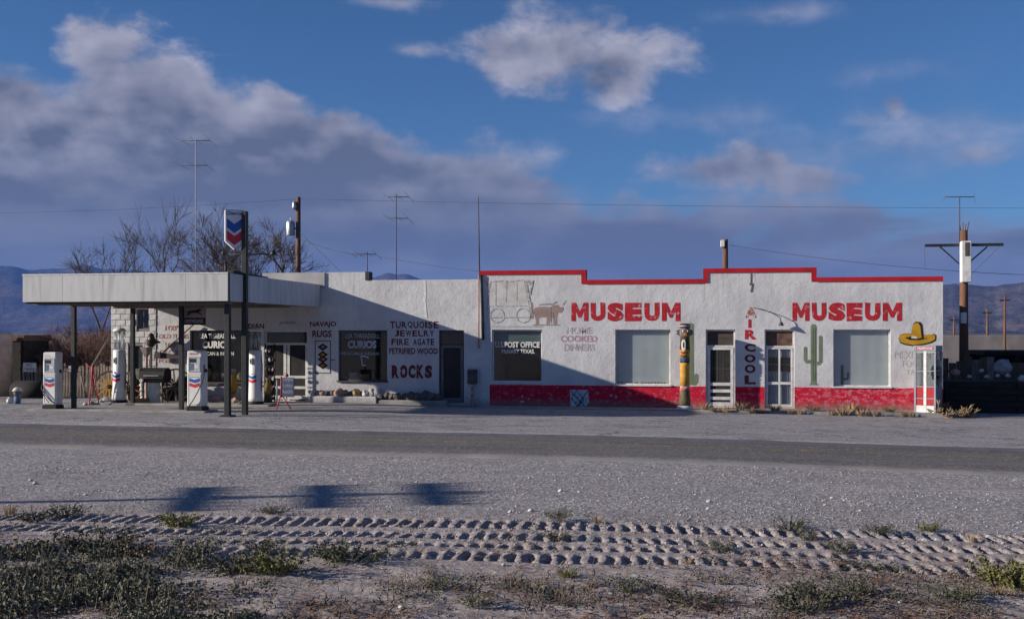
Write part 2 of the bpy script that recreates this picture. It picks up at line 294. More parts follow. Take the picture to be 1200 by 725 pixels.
# ------------------------------------------------------------------ mesh collector
OFF = {}
class MB:
    def __init__(s): s.v = []; s.f = []; s.sm = []
    def face(s, idx, smooth=False): s.f.append(tuple(idx)); s.sm.append(smooth)
    def quad(s, a, b, c, d, smooth=False):
        n = len(s.v); s.v += [tuple(a), tuple(b), tuple(c), tuple(d)]; s.face((n, n + 1, n + 2, n + 3), smooth); return s
    def box(s, x0, x1, y0, y1, z0, z1):
        n = len(s.v)
        s.v += [(x, y, z) for z in (z0, z1) for y in (y0, y1) for x in (x0, x1)]
        for f in ((0, 2, 3, 1), (4, 5, 7, 6), (0, 1, 5, 4), (2, 6, 7, 3), (0, 4, 6, 2), (1, 3, 7, 5)): s.face([n + i for i in f])
        return s
    def bevbox(s, x0, x1, y0, y1, z0, z1, b=0.01):
        pts = [(x0 + b, y0), (x1 - b, y0), (x1, y0 + b), (x1, y1 - b), (x1 - b, y1), (x0 + b, y1), (x0, y1 - b), (x0, y0 + b)]
        cx, cy = (x0 + x1) / 2, (y0 + y1) / 2
        kx = 1 - 2 * b / (x1 - x0); ky = 1 - 2 * b / (y1 - y0)
        sm = [(cx + (x - cx) * kx, cy + (y - cy) * ky) for x, y in pts]
        rings = [(sm, z0), (pts, z0 + b), (pts, z1 - b), (sm, z1)]
        return s.rings([[(x, y, z) for x, y in r] for r, z in rings], smooth=False)
    def rings(s, rings, smooth=True, caps=True, close=True):
        n = len(s.v); k = len(rings[0])
        for r in rings: s.v += [tuple(q) for q in r]
        for i in range(len(rings) - 1):
            for j in range(k if close else k - 1):
                j2 = (j + 1) % k
                s.face((n + i * k + j, n + i * k + j2, n + (i + 1) * k + j2, n + (i + 1) * k + j), smooth)
        if caps:
            s.face([n + j for j in range(k)][::-1]); s.face([n + (len(rings) - 1) * k + j for j in range(k)])
        return s
    def lathe(s, prof, x=0, y=0, seg=20, smooth=True):
        return s.rings([[(x + r * math.cos(2 * math.pi * j / seg), y + r * math.sin(2 * math.pi * j / seg), z) for j in range(seg)] for r, z in prof], smooth)
    def tube(s, pts, r, seg=6, smooth=True):
        pts = [Vector(q) for q in pts]; rs = r if isinstance(r, (list, tuple)) else [r] * len(pts)
        rings = []; prev = None
        for i, q in enumerate(pts):
            d = (pts[min(i + 1, len(pts) - 1)] - pts[max(i - 1, 0)]).normalized()
            if prev is None:
                u = d.orthogonal().normalized()
            else:
                u = prev - d * prev.dot(d); u = u.normalized() if u.length > 1e-6 else d.orthogonal().normalized()
            prev = u; w = d.cross(u)
            rings.append([q + (u * math.cos(2 * math.pi * j / seg) + w * math.sin(2 * math.pi * j / seg)) * rs[i] for j in range(seg)])
        return s.rings(rings, smooth)
    def bar(s, a, b, w, h, up=(0, 0, 1)):
        a, b = Vector(a), Vector(b); d = (b - a).normalized(); up = Vector(up)
        if abs(d.dot(up)) > 0.99: up = Vector((0, 1, 0))
        u = d.cross(up).normalized(); v = u.cross(d)
        n = len(s.v)
        for q in (a, b):
            for i, j in ((-1, -1), (1, -1), (1, 1), (-1, 1)): s.v.append(tuple(q + u * (i * w / 2) + v * (j * h / 2)))
        for f in ((3, 2, 1, 0), (4, 5, 6, 7), (0, 1, 5, 4), (1, 2, 6, 5), (2, 3, 7, 6), (3, 0, 4, 7)): s.face([n + i for i in f])
        return s
    def prism(s, poly, y0, y1):     # polygon of (x, z), y0 front
        n = len(s.v); k = len(poly)
        s.v += [(x, y0, z) for x, z in poly] + [(x, y1, z) for x, z in poly]
        s.face(range(n, n + k)); s.face([n + k + i for i in range(k)][::-1])
        for i in range(k): j = (i + 1) % k; s.face((n + i, n + k + i, n + k + j, n + j))
        return s
    def sheet(s, poly, y):
        n = len(s.v); s.v += [(x, y, z) for x, z in poly]; s.face(range(n, n + len(poly))); return s
    def strip(s, pts, w, y, closed=False):          # painted line in the wall plane
        pts = [Vector((a, b)) for a, b in pts]
        if closed: pts = pts + [pts[0]]
        for a, b in zip(pts[:-1], pts[1:]):
            d = b - a
            if d.length < 1e-6: continue
            d.normalize(); nn = Vector((-d.y, d.x)) * (w / 2); e = d * (w * 0.3)
            q = [a - e + nn, b + e + nn, b + e - nn, a - e - nn]
            s.quad(*[(t.x, y, t.y) for t in q]); y -= 0.0002
        return s
    def rock(s, c, r, seed, sq=(1, 1, 0.7), sub=2):
        import bmesh
        bm = bmesh.new(); bmesh.ops.create_icosphere(bm, subdivisions=sub, radius=1)
        n = len(s.v); o = Vector((seed * 3.7, seed * 1.3, seed * 2.1))
        for v in bm.verts:
            k = 1 + 0.35 * mnoise.noise(v.co * 1.3 + o) + 0.18 * mnoise.noise(v.co * 3.1 + o)
            s.v.append((c[0] + v.co.x * r * sq[0] * k, c[1] + v.co.y * r * sq[1] * k, c[2] + v.co.z * r * sq[2] * k))
        for f in bm.faces: s.face([n + v.index for v in f.verts], False)
        bm.free(); return s
    def mesh(s, name, m, off=(0, 0, 0)):
        me = bpy.data.meshes.new(name)
        vv = np.array(s.v, float) - np.array(off) if len(s.v) else np.zeros((0, 3))
        me.from_pydata(vv.tolist(), [], s.f); me.polygons.foreach_set('use_smooth', s.sm)
        if m: me.materials.append(m)
        me.update(); return me
    def build(s, name, m, parent=None):
        off = OFF.get(parent, Vector((0, 0, 0))) if parent else Vector((0, 0, 0))
        me = s.mesh(name, m, off); o = bpy.data.objects.new(name, me); col.objects.link(o)
        if parent: o.parent = parent; OFF[o] = off
        return o
def tag(o, label, cat, group=None, kind=None):
    if label: o['label'] = label
    if cat: o['category'] = cat
    if group: o['group'] = group
    if kind: o['kind'] = kind
    return o
def thing(name, loc, label, cat, group=None, local=False):
    o = bpy.data.objects.new(name, None); col.objects.link(o); o.location = loc; o.empty_display_size = 0.2
    OFF[o] = Vector((0, 0, 0)) if local else Vector(loc)
    return tag(o, label, cat, group)
def solo(mb, name, m, label, cat, group=None, loc=None):
    if loc is None:
        a = np.array(mb.v); loc = ((a[:, 0].min() + a[:, 0].max()) / 2, (a[:, 1].min() + a[:, 1].max()) / 2, a[:, 2].min())
    me = mb.mesh(name, m, loc); o = bpy.data.objects.new(name, me); col.objects.link(o); o.location = loc
    return tag(o, label, cat, group)
def copy_tree(o, parent=None):
    c = o.copy(); col.objects.link(c); c.parent = parent
    for ch in o.children: copy_tree(ch, c)
    return c
def struct(o): o['kind'] = 'structure'; return o

def text_obj(txt, x0, x1, z0, z1, y, m, parent, name='painted_lettering', bold=0.03):
    cu = bpy.data.curves.new('lettering', 'FONT'); cu.body = txt; cu.size = 1; cu.offset = bold; cu.fill_mode = 'BOTH'; cu.resolution_u = 3
    t = bpy.data.objects.new('lettering', cu); col.objects.link(t)
    dg = bpy.context.evaluated_depsgraph_get(); me = bpy.data.meshes.new_from_object(t.evaluated_get(dg))
    bpy.data.objects.remove(t); bpy.data.curves.remove(cu)
    co = np.array([v.co[:] for v in me.vertices])
    a, b = co[:, 0].min(), co[:, 0].max(); c_, d_ = co[:, 1].min(), co[:, 1].max()
    off = OFF.get(parent, Vector())
    out = np.zeros_like(co)
    out[:, 0] = x0 + (co[:, 0] - a) / (b - a) * (x1 - x0) - off.x
    out[:, 1] = y - off.y
    out[:, 2] = z0 + (co[:, 1] - c_) / (d_ - c_) * (z1 - z0) - off.z
    if name in ('painted_letter', 'painted_lettering') and (z1 - z0) > 0.18:
        am = 0.022 * min(1.0, (z1 - z0) / 0.6)
        for i in range(len(out)):
            w_ = mnoise.noise_vector(Vector((out[i, 0] * 5 + x0 * 3, z0 * 7, out[i, 2] * 5))); out[i, 0] += am * w_.x; out[i, 2] += am * w_.z
    me.vertices.foreach_set('co', out.ravel()); me.materials.clear(); me.materials.append(m); me.name = name; me.update()
    o = bpy.data.objects.new(name, me); col.objects.link(o); o.parent = parent; OFF[o] = off
    return o
def ptext(txt, p0, p1, y0, y1, m, parent, Y=-0.006, **k):     # lettering spanning photo columns/rows on plane Y
    pm = (p0 + p1) / 2
    return text_obj(txt, PX(p0, Y), PX(p1, Y), PZ(pm, y1, Y), PZ(pm, y0, Y), Y, m, parent, **k)
def letters(txt, spans, y0, y1, m, parent, Y=-0.006, bold=0.05):
    for ch, (a, b) in zip(txt, spans):
        if ch == 'M':
            x0, x1, z0, z1 = PX(a, Y), PX(b, Y), PZ((a + b) / 2, y1, Y), PZ((a + b) / 2, y0, Y)
            u = [(0, 0), (0, 1), (.28, 1), (.5, .52), (.72, 1), (1, 1), (1, 0), (.74, 0), (.74, .56), (.57, .18), (.43, .18), (.26, .56), (.26, 0)]
            MB().sheet([(x0 + (x1 - x0) * i, z0 + (z1 - z0) * j) for i, j in u][::-1], Y).build('painted_letter', m, parent)
        else: ptext(ch, a, b, y0, y1, m, parent, Y, name='painted_letter', bold=bold)
def even(txt, p0, p1, gap=0.18):
    w = [0.35 if c == 'I' else (1.2 if c in 'MW' else 1.0) for c in txt]; tot = sum(w) + gap * (len(txt) - 1); u = (p1 - p0) / tot
    out = []; x = p0
    for k in w: out.append((x, x + k * u)); x += (k + gap) * u
    return out

# ------------------------------------------------------------------ value noise for terrain
def vnoise(x, y, seed=0):
    xi = np.floor(x).astype(np.int64); yi = np.floor(y).astype(np.int64); xf = x - xi; yf = y - yi
    u = xf * xf * (3 - 2 * xf); v = yf * yf * (3 - 2 * yf)
    def h(a, b):
        n = (a * 374761393 + b * 668265263 + seed * 1442695041) & 0x7fffffff
        n = ((n ^ (n >> 13)) * 1274126177) & 0x7fffffff
        return ((n ^ (n >> 16)) & 0xffff) / 65535.0
    return (h(xi, yi) * (1 - u) + h(xi + 1, yi) * u) * (1 - v) + (h(xi, yi + 1) * (1 - u) + h(xi + 1, yi + 1) * u) * v
def fbm(x, y, oct=5, seed=0, ridge=False):
    t = 0; a = 1; n = 0
    for i in range(oct):
        q = vnoise(x * 2 ** i, y * 2 ** i, seed + i)
        if ridge: q = 1 - abs(2 * q - 1)
        t = t + a * q; n += a; a *= 0.5
    return t / n
def grid_obj(name, X, Y, Z, m, smooth=True):
    ny, nx = X.shape
    co = np.stack([X, Y, Z], -1).reshape(-1, 3)
    i = np.arange(ny - 1)[:, None] * nx + np.arange(nx - 1)[None, :]
    q = np.stack([i, i + 1, i + nx + 1, i + nx], -1).reshape(-1, 4)
    me = bpy.data.meshes.new(name); me.vertices.add(len(co)); me.vertices.foreach_set('co', co.ravel().astype(np.float32))
    me.loops.add(q.size); me.loops.foreach_set('vertex_index', q.ravel().astype(np.int32))
    me.polygons.add(len(q)); me.polygons.foreach_set('loop_start', (np.arange(len(q)) * 4).astype(np.int32))
    me.polygons.foreach_set('use_smooth', np.full(len(q), smooth))
    me.update(calc_edges=True); me.validate()
    if m: me.materials.append(m)
    o = bpy.data.objects.new(name, me); col.objects.link(o); return o

# ================================================================== SETTING
# ---- road lines
r1a, r1b, r2a, r2b = GP(0, 497), GP(1200, 520), GP(0, 523), GP(1200, 550)
def line_y(a, b, X): return a.y + (b.y - a.y) * (np.asarray(X, float) - a.x) / (b.x - a.x)
road_dir = (r1b - r1a).normalized(); ROADK = (r1b.y - r1a.y) / (r1b.x - r1a.x)

# ---- ground: one sheet to the horizon, dense where the foreground is
def spaced(lo, hi, step, far, grow=1.35):
    mid = list(np.arange(lo, hi + step / 2, step)); s = step; a = [lo]; b = [hi]
    while b[-1] < far: s *= grow; b.append(b[-1] + s); 
    s = step
    while a[-1] > -far: s *= grow; a.append(a[-1] - s)
    out = np.array(a[:0:-1] + mid + b[1:]); return np.clip(out, -11500, 11500)
gx = spaced(-12.5, 6.5, 0.034, 11500); gy = spaced(-31.6, -20.8, 0.036, 11500)
GX, GY = np.meshgrid(gx, gy)
# the growing steps leave coarse cells near by: keep relief out of them
near = (sstep(-13.5, -12, GX) * (1 - sstep(6, 7.5, GX))) * (sstep(-33, -31.4, GY) * (1 - sstep(-21.8, -20.9, GY)))
TRK = [GP(600, 615.5), GP(600, 629.5), GP(600, 640), GP(600, 652.5)]
trk_hw = [0.30, 0.21, 0.12, 0.24]; trk_ph = [0.0, 0.07, 0.11, 0.03]
tdir = (GP(1190, 627) - GP(40, 608)).normalized(); tper = Vector((-tdir.y, tdir.x, 0))
relief = 0.045 * (fbm(GX * 0.5, GY * 0.9, 4, 3) - 0.5) + 0.03 * (fbm(GX * 3, GY * 3.6, 4, 9) - 0.5)
ty0 = TRK[0]
acr = (GX - ty0.x) * tper.x + (GY - ty0.y) * tper.y
rough_zone = 1 - sstep(0.2, 2.2, acr)              # the shoulder beyond the tracks is smoother
relief = relief * (0.25 + 0.75 * rough_zone) + 0.05 * (fbm(GX * 0.8, GY * 2.2, 4, 21, True) - 0.5) * (1 - sstep(-3.2, -2.3, acr))
for c0, hw, ph in zip(TRK, trk_hw, trk_ph):
    s_ = (GX - c0.x) * tdir.x + (GY - c0.y) * tdir.y; d_ = (GX - c0.x) * tper.x + (GY - c0.y) * tper.y
    d_ = d_ + 0.10 * (fbm(s_ * 0.5, s_ * 0 + c0.y, 3, 5) - 0.5)
    s2 = s_ + 0.12 * (fbm(s_ * 1.8 + 7, d_ * 3, 3, 6) - 0.5)
    fr = np.mod(s2 / 0.195 + ph * 5, 1.0)
    pw_ = 0.46 + 0.22 * (fbm(s_ * 4.0, d_ * 5 + c0.y, 3, 47) - 0.5) * 2
    pit = sstep(0.03, 0.10, fr) * (1 - sstep(pw_ - 0.05, pw_ + 0.06, fr))
    band = sstep(-hw - 0.06, -hw + 0.05, d_) * (1 - sstep(hw - 0.05, hw + 0.06, d_))
    keep = 0.42 + 0.58 * sstep(0.30, 0.54, fbm(s_ * 1.4 + c0.x, d_ * 2.5 + 4, 4, 31))
    start = sstep(-10.8 if hw > 0.2 else -8, -9.6 if hw > 0.2 else -6.5, GX)
    wvar = 0.45 + 1.1 * fbm(s_ * 3.2, d_ * 2.8 + c0.y, 3, 41)
    relief = relief + band * start * keep * (0.014 * (1 - pit) - 0.105 * pit * wvar)
    lip = np.exp(-((np.abs(d_) - hw - 0.08) / 0.06) ** 2); relief = relief + 0.02 * lip * start
relief = relief + 0.020 * (fbm(GX * 9, GY * 10, 3, 55) - 0.5) * sstep(-16, -13, -np.abs(acr)) * rough_zone
relief = relief + (0.075 * (fbm(GX * 2.6, GY * 3.4, 4, 57) - 0.5)) * (1 - sstep(-3.6, -2.6, acr))
GZ = gz(GX, GY) + relief * near - 0.012 * (1 - near)
m_ground, nt, b = _nt('desert_ground'); g = NB(nt); P = g.pos(); xyz = g.sep(P)
v_ = g.math('SUBTRACT', xyz[1], g.math('MULTIPLY', xyz[0], ROADK))                # distance measured across the road
wob = g.math('MULTIPLY', g.math('SUBTRACT', g.noise(P, 0.5, 6, 0.6), 0.5), 2.6)
vv = g.math('ADD', v_, wob)
n1 = g.noise(P, 1.3, 7, 0.62); n2 = g.noise(P, 15, 6, 0.8); n3 = g.noise(P, 0.15, 5, 0.6)
speck = g.vor(P, 24, 'Color')
sp = g.sep(speck)
gravel = g.mix(g.rng(n1, 0.35, 0.65), (0.413, 0.383, 0.383), (0.323, 0.297, 0.300))
gravel = g.mix(g.rng(n2, 0.40, 0.62), gravel, (0.225, 0.206, 0.210))
gravel = g.mix(g.rng(sp[0], 0.78, 0.95), gravel, (0.620, 0.585, 0.578))
gravel = g.mix(g.rng(sp[1], 0.84, 0.97), gravel, (0.135, 0.120, 0.120))
gravel = g.mix(g.math('MULTIPLY', g.rng(g.noise(g.map(P, (0.35, 1.5, 1)), 0.8, 6, 0.7), 0.50, 0.68), 0.5), gravel, (0.24, 0.205, 0.205))
dirt = g.mix(g.rng(n1, 0.35, 0.68), (0.43, 0.375, 0.36), (0.33, 0.28, 0.265))
dirt = g.mix(g.rng(n2, 0.44, 0.68), dirt, (0.23, 0.19, 0.18))
dirt = g.mix(g.rng(sp[0], 0.93, 0.99), dirt, (0.52, 0.47, 0.45))
litter_shade = g.rng(g.noise(g.map(P, (0.6, 1.6, 1)), 1.1, 6, 0.7), 0.52, 0.68)
dirtd = g.mix(litter_shade, dirt, (0.185, 0.145, 0.13))                                   # nearest soil: brown with litter, also darkened for shadows among the plants
yline = float(ty0.y - ty0.x * ROADK)
cdirt = g.mix(g.rng(vv, yline - 2.9, yline - 3.9), dirt, dirtd)
cg = g.mix(g.rng(vv, yline + 1.5, yline - 0.1), gravel, cdirt)
# pale caliche spill along the road's near edge, to the right
spill = g.math('MULTIPLY', g.rng(g.noise(g.map(P, (0.5, 3.2, 1)), 2.0, 7, 0.72), 0.50, 0.64), g.math('MULTIPLY', g.rng(xyz[0], 0.8, 3.5), g.math('MULTIPLY', g.rng(v_, -20.3, -19.7), g.rng(v_, -18.4, -19.1))))
cg = g.mix(spill, cg, (0.55, 0.47, 0.47))
# light worn wheel lines parallel to the road on the shoulder
wl_ = g.rng(g.noise(g.map(P, (0.06, 1.7, 1)), 1.0, 4, 0.6), 0.48, 0.70)
cg = g.mix(g.math('MULTIPLY', wl_, 0.35), cg, (0.33, 0.30, 0.295))
farc = g.mix(g.rng(n3, 0.4, 0.6), (0.20, 0.15, 0.11), (0.12, 0.105, 0.075))
cg = g.mix(g.rng(xyz[1], 14, 40), cg, farc)
g.put(cg, b.inputs['Base Color']); b.inputs['Roughness'].default_value = 0.97; b.inputs['Specular IOR Level'].default_value = 0.1
hh = g.math('ADD', g.math('MULTIPLY', n2, 0.5), g.math('MULTIPLY', g.noise(P, 7, 5, 0.65), 0.8))
g.put(g.bump(hh, 0.75, 0.06), b.inputs['Normal'])
ground = struct(grid_obj('ground', GX, GY, GZ, m_ground))

# ---- apron (pale worn asphalt) between building and road, and the road itself
def sheet_between(name, fa, fb, xs, lift, m, nv=8):
    XX = np.repeat(np.array(xs)[None, :], nv + 1, 0); t = np.linspace(0, 1, nv + 1)[:, None]
    A, B = fa(np.array(xs))[None, :], fb(np.array(xs))[None, :]
    YY = A * (1 - t) + B * t; ZZ = gz(XX, YY) + lift
    XX = np.vstack([XX[:1], XX, XX[-1:]]); YY = np.vstack([YY[:1] - 0.03, YY, YY[-1:] + 0.03]); ZZ = np.vstack([ZZ[:1] - 0.05, ZZ, ZZ[-1:] - 0.05])
    return struct(grid_obj(name, XX, YY, ZZ, m))
def asphalt(name, c1, c2, cs, extra=None):
    m, nt, b = _nt(name); g = NB(nt); P = g.pos(); xyz = g.sep(P)
    n1 = g.noise(g.map(P, (0.25, 1.4, 1)), 1.0, 6, 0.6); n2 = g.noise(P, 13, 5, 0.8); sp = g.sep(g.vor(P, 20, 'Color'))
    c = g.mix(g.rng(n1, 0.35, 0.65), c1, c2); c = g.mix(g.rng(n2, 0.46, 0.68), c, tuple(x * 0.72 for x in c2)); c = g.mix(g.rng(sp[0], 0.8, 0.97), c, cs)
    if extra: c = extra(g, P, xyz, c)
    g.put(c, b.inputs['Base Color']); b.inputs['Roughness'].default_value = 0.9; b.inputs['Specular IOR Level'].default_value = 0.25
    g.put(g.bump(g.math('ADD', n2, g.math('MULTIPLY', g.noise(P, 6, 4), 0.5)), 0.7, 0.035), b.inputs['Normal']); MATS[name] = m; return m
def cracks(g, P, xyz, c):
    w = g.math('ABSOLUTE', g.math('SUBTRACT', g.noise(g.map(P, (0.5, 1.0, 1)), 0.6, 7, 0.6, 0.4), 0.5))
    c = g.mix(g.rng(w, 0.008, 0.002), c, (0.07, 0.065, 0.06))
    st = g.rng(g.noise(P, 0.35, 6, 0.65), 0.52, 0.70)
    return g.mix(g.math('MULTIPLY', st, 0.55), c, (0.13, 0.12, 0.12))
m_apron = asphalt('worn_apron', (0.337, 0.317, 0.323), (0.271, 0.255, 0.264), (0.475, 0.442, 0.436), cracks)
road_lo = float(r1a.y - r1a.x * ROADK)
def lane(g, P, xyz, c):
    v = g.math('SUBTRACT', xyz[1], g.math('MULTIPLY', xyz[0], ROADK))
    rut = g.rng(g.noise(g.map(P, (0.03, 1.3, 1)), 1.0, 3, 0.5), 0.42, 0.62)
    c = g.mix(g.math('MULTIPLY', rut, 0.35), c, (0.20, 0.185, 0.18))
    # gravel thrown over both edges
    mid_, half = (road_lo + road_hi) / 2, (road_lo - road_hi) / 2
    e = g.math('SUBTRACT', half, g.math('ABSOLUTE', g.math('SUBTRACT', v, mid_)))
    e = g.math('ADD', e, g.math('MULTIPLY', g.math('SUBTRACT', g.noise(g.map(P, (0.5, 1, 1)), 3.0, 7, 0.7), 0.5), 2.2))
    return g.mix(g.rng(e, 0.95, 0.05), c, (0.255, 0.238, 0.24))
road_hi = float((r2a.y + r2b.y) / 2 - (r2a.x + r2b.x) / 2 * ROADK)
m_road = asphalt('road_asphalt', (0.158, 0.144, 0.141), (0.120, 0.111, 0.109), (0.285, 0.262, 0.255), lane)
xs = np.concatenate([np.linspace(-1200, -60, 20), np.linspace(-55, 40, 96), np.linspace(45, 1200, 20)])
jit = 0.35 * (fbm(xs * 0.7, xs * 0 + 2.5, 4, 77) - 0.5)
apron = sheet_between('apron', lambda x: line_y(r1a, r1b, x) - 0.25, lambda x: np.where(x < -23.5, 1.0, 0.0) * 0 - 0.02 + 0 * x, np.linspace(-40, 34, 150), 0.004, m_apron, 10)
road = sheet_between('road', lambda x: line_y(r2a, r2b, x) + 0.25 * (fbm(x * 1.1, x * 0 + 9, 5, 7) - 0.5), lambda x: line_y(r1a, r1b, x) + 0.2 * (fbm(x * 0.9, x * 0 + 1, 4, 8) - 0.5), np.concatenate([np.linspace(-1200, -45, 20), np.linspace(-42, 30, 300), np.linspace(34, 1200, 20)]), 0.009, m_road, 4)
m_line = paint('worn_yellow_line', (0.30, 0.20, 0.05), (0.10, 0.09, 0.085), 0.47, 9.0, 0.12)
x_ = np.linspace(-40, 30, 120); k_ = 0.60
cl = struct(sheet_between('road_centre_line', lambda x: line_y(r2a, r2b, x) * (1 - k_) + line_y(r1a, r1b, x) * k_ - 0.05, lambda x: line_y(r2a, r2b, x) * (1 - k_) + line_y(r1a, r1b, x) * k_ + 0.05, x_, 0.013, m_line, 1))

# ---- hills
m_hill, nt, b = _nt('hill_rock'); g = NB(nt); P = g.pos()
hc = g.mix(g.rng(g.noise(P, 0.004, 7, 0.65), 0.38, 0.62), (0.13, 0.10, 0.085), (0.06, 0.05, 0.045))
hc = g.mix(g.rng(g.noise(P, 0.02, 7, 0.7), 0.45, 0.65), hc, (0.045, 0.042, 0.036))
g.put(hc, b.inputs['Base Color']); b.inputs['Roughness'].default_value = 0.97; b.inputs['Specular IOR Level'].default_value = 0.05
g.put(g.bump(g.noise(P, 0.012, 7, 0.65), 0.6, 40), b.inputs['Normal'])
def hill_range(name, a0, a1, R, depth, prof, seed, rough=0.10, rid=0.35):
    na, nr = 620, 90
    A = np.linspace(a0, a1, na); Rr = np.linspace(R - depth, R + depth * 0.5, nr)
    AA, RR = np.meshgrid(np.radians(A), Rr)
    X = RR * np.sin(AA - TH); Y = -D + RR * np.cos(AA - TH)
    ridge_h = np.interp(np.degrees(AA), [q[0] for q in prof], [math.tan(math.radians(q[1])) * R for q in prof])
    u = np.clip((RR - (R - depth)) / depth, 0, 1.0); back = np.clip((RR - R) / (depth * 0.5), 0, 1)
    sc = 1 / 900.0
    rd = fbm(X * sc, Y * sc, 6, seed, True); fine = fbm(X * sc * 3.2, Y * sc * 3.2, 5, seed + 9, True)
    rise = u ** 1.35 * (1 - 0.5 * back ** 1.5)
    top_j = 1 + rough * 2.4 * (fbm(AA * 60, AA * 0 + seed, 5, seed + 3) - 0.5)
    body = rise * ridge_h * top_j
    Z = body - rid * ridge_h * (1 - rd) * (np.sin(np.clip(u, 0, 1) * math.pi) ** 0.8) * 0.9 - 0.10 * ridge_h * (1 - fine) * np.clip(u * 1.5, 0, 1) * (1 - 0.75 * u ** 3)
    Z = np.maximum(Z, -3 + 0 * Z)
    Z[0, :] = -6; Z[-1, :] = -6
    return struct(grid_obj(name, X, Y, Z, m_hill))
hill_range('hills', -62, 62, 9000, 3200, [(-62, 2.4), (-40, 3.0), (-25, 3.2), (-23.5, 3.05), (-21, 3.2), (-17, 2.95), (-13, 3.15), (-10, 2.9), (-7, 2.8), (-6.3, 3.05), (-5.4, 3.08), (-4.6, 2.8), (-3.9, 2.9), (-3, 2.5), (0, 2.2), (8, 1.9), (30, 2.0), (62, 2.5)], 4, 0.045, 0.6)
hill_range('hills', 8, 62, 5200, 2300, [(8, 0.4), (14, 1.6), (19, 2.3), (21, 2.42), (22.5, 2.34), (23.5, 2.3), (25, 2.45), (30, 2.2), (45, 2.6), (62, 2.2)], 17, 0.05, 0.85)

# ================================================================== BUILDINGS
def wall_mesh(xcuts, tops, holes, y0, y1, zbase):
    """front wall from x cuts with one top height per span, holes (x0,x1,z0,z1); reveals included"""
    xs = sorted(set(list(xcuts) + [h[0] for h in holes] + [h[1] for h in holes]))
    zs = sorted(set([zbase] + list(tops) + [h[2] for h in holes] + [h[3] for h in holes]))
    def solid(i, j):
        if i < 0 or j < 0 or i >= len(xs) - 1 or j >= len(zs) - 1: return False
        cx, cz = (xs[i] + xs[i + 1]) / 2, (zs[j] + zs[j + 1]) / 2
        for k in range(len(tops)):
            if xcuts[k] <= cx <= xcuts[k + 1] and cz > tops[k]: return False
        return not any(h[0] < cx < h[1] and h[2] < cz < h[3] for h in holes)
    mb = MB()
    for i in range(len(xs) - 1):
        for j in range(len(zs) - 1):
            if not solid(i, j): continue
            a, b_, c, d = xs[i], xs[i + 1], zs[j], zs[j + 1]
            mb.quad((a, y0, c), (b_, y0, c), (b_, y0, d), (a, y0, d)); mb.quad((b_, y1, c), (a, y1, c), (a, y1, d), (b_, y1, d))
            if not solid(i - 1, j): mb.quad((a, y1, c), (a, y0, c), (a, y0, d), (a, y1, d))
            if not solid(i + 1, j): mb.quad((b_, y0, c), (b_, y1, c), (b_, y1, d), (b_, y0, d))
            if not solid(i, j - 1): mb.quad((a, y1, c), (b_, y1, c), (b_, y0, c), (a, y0, c))
            if not solid(i, j + 1): mb.quad((a, y0, d), (b_, y0, d), (b_, y1, d), (a, y1, d))
    return mb
def frame_mb(x0, x1, z0, z1, y0, y1, w, wb=None):
    wb = wb or w; mb = MB()
    mb.box(x0, x0 + w, y0, y1, z0, z1); mb.box(x1 - w, x1, y0, y1, z0, z1)
    mb.box(x0 + w, x1 - w, y0, y1, z1 - w, z1); mb.box(x0 + w, x1 - w, y0, y1, z0, z0 + wb); return mb

# ------------------------------------------------------------------ museum
mx = [PX(563), PX(686), PX(825), PX(956), PX(1105)]
mtop = [4.93, 4.56, 4.93, 4.58]
ZT = 2.82
W1 = (PX(576.5), PX(635), 0.90, ZT); W2 = (PX(721), PX(785.5), 0.84, ZT); W3 = (PX(976.5), PX(1043.5), 0.84, ZT)
D1 = (PX(827), PX(861.5), 0.06, ZT); D2 = (PX(896), PX(931), 0.06, ZT)
museum = thing('museum_building', (0, 0, 0), 'long white stucco museum building with stepped red-edged parapet and red lower wall', 'building')
OFF[museum] = Vector((mx[0], 0, 0)); museum.location = OFF[museum]
wall_mesh(mx, mtop, [W1, W2, W3, D1, D2], 0.0, 0.30, -0.4).build('front_wall', m_museum, museum)
MB().box(mx[-1] - 0.3, mx[-1], 0.302, 10, -0.4, 4.35).build('side_wall', m_museum, museum)
MB().box(mx[0], mx[0] + 0.3, 0.302, 10, -0.4, 4.35).build('side_wall', m_museum, museum)
MB().box(mx[0] + 0.302, mx[-1] - 0.302, 9.7, 10, -0.4, 4.35).build('back_wall', m_museum, museum)
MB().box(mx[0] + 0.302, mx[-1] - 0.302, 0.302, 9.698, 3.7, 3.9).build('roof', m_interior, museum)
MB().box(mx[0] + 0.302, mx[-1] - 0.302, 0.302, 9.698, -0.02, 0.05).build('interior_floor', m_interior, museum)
MB().box(mx[0] + 0.31, mx[-1] - 0.31, 4.0, 4.1, 0.05, 3.69).build('interior_wall', m_interior, museum)
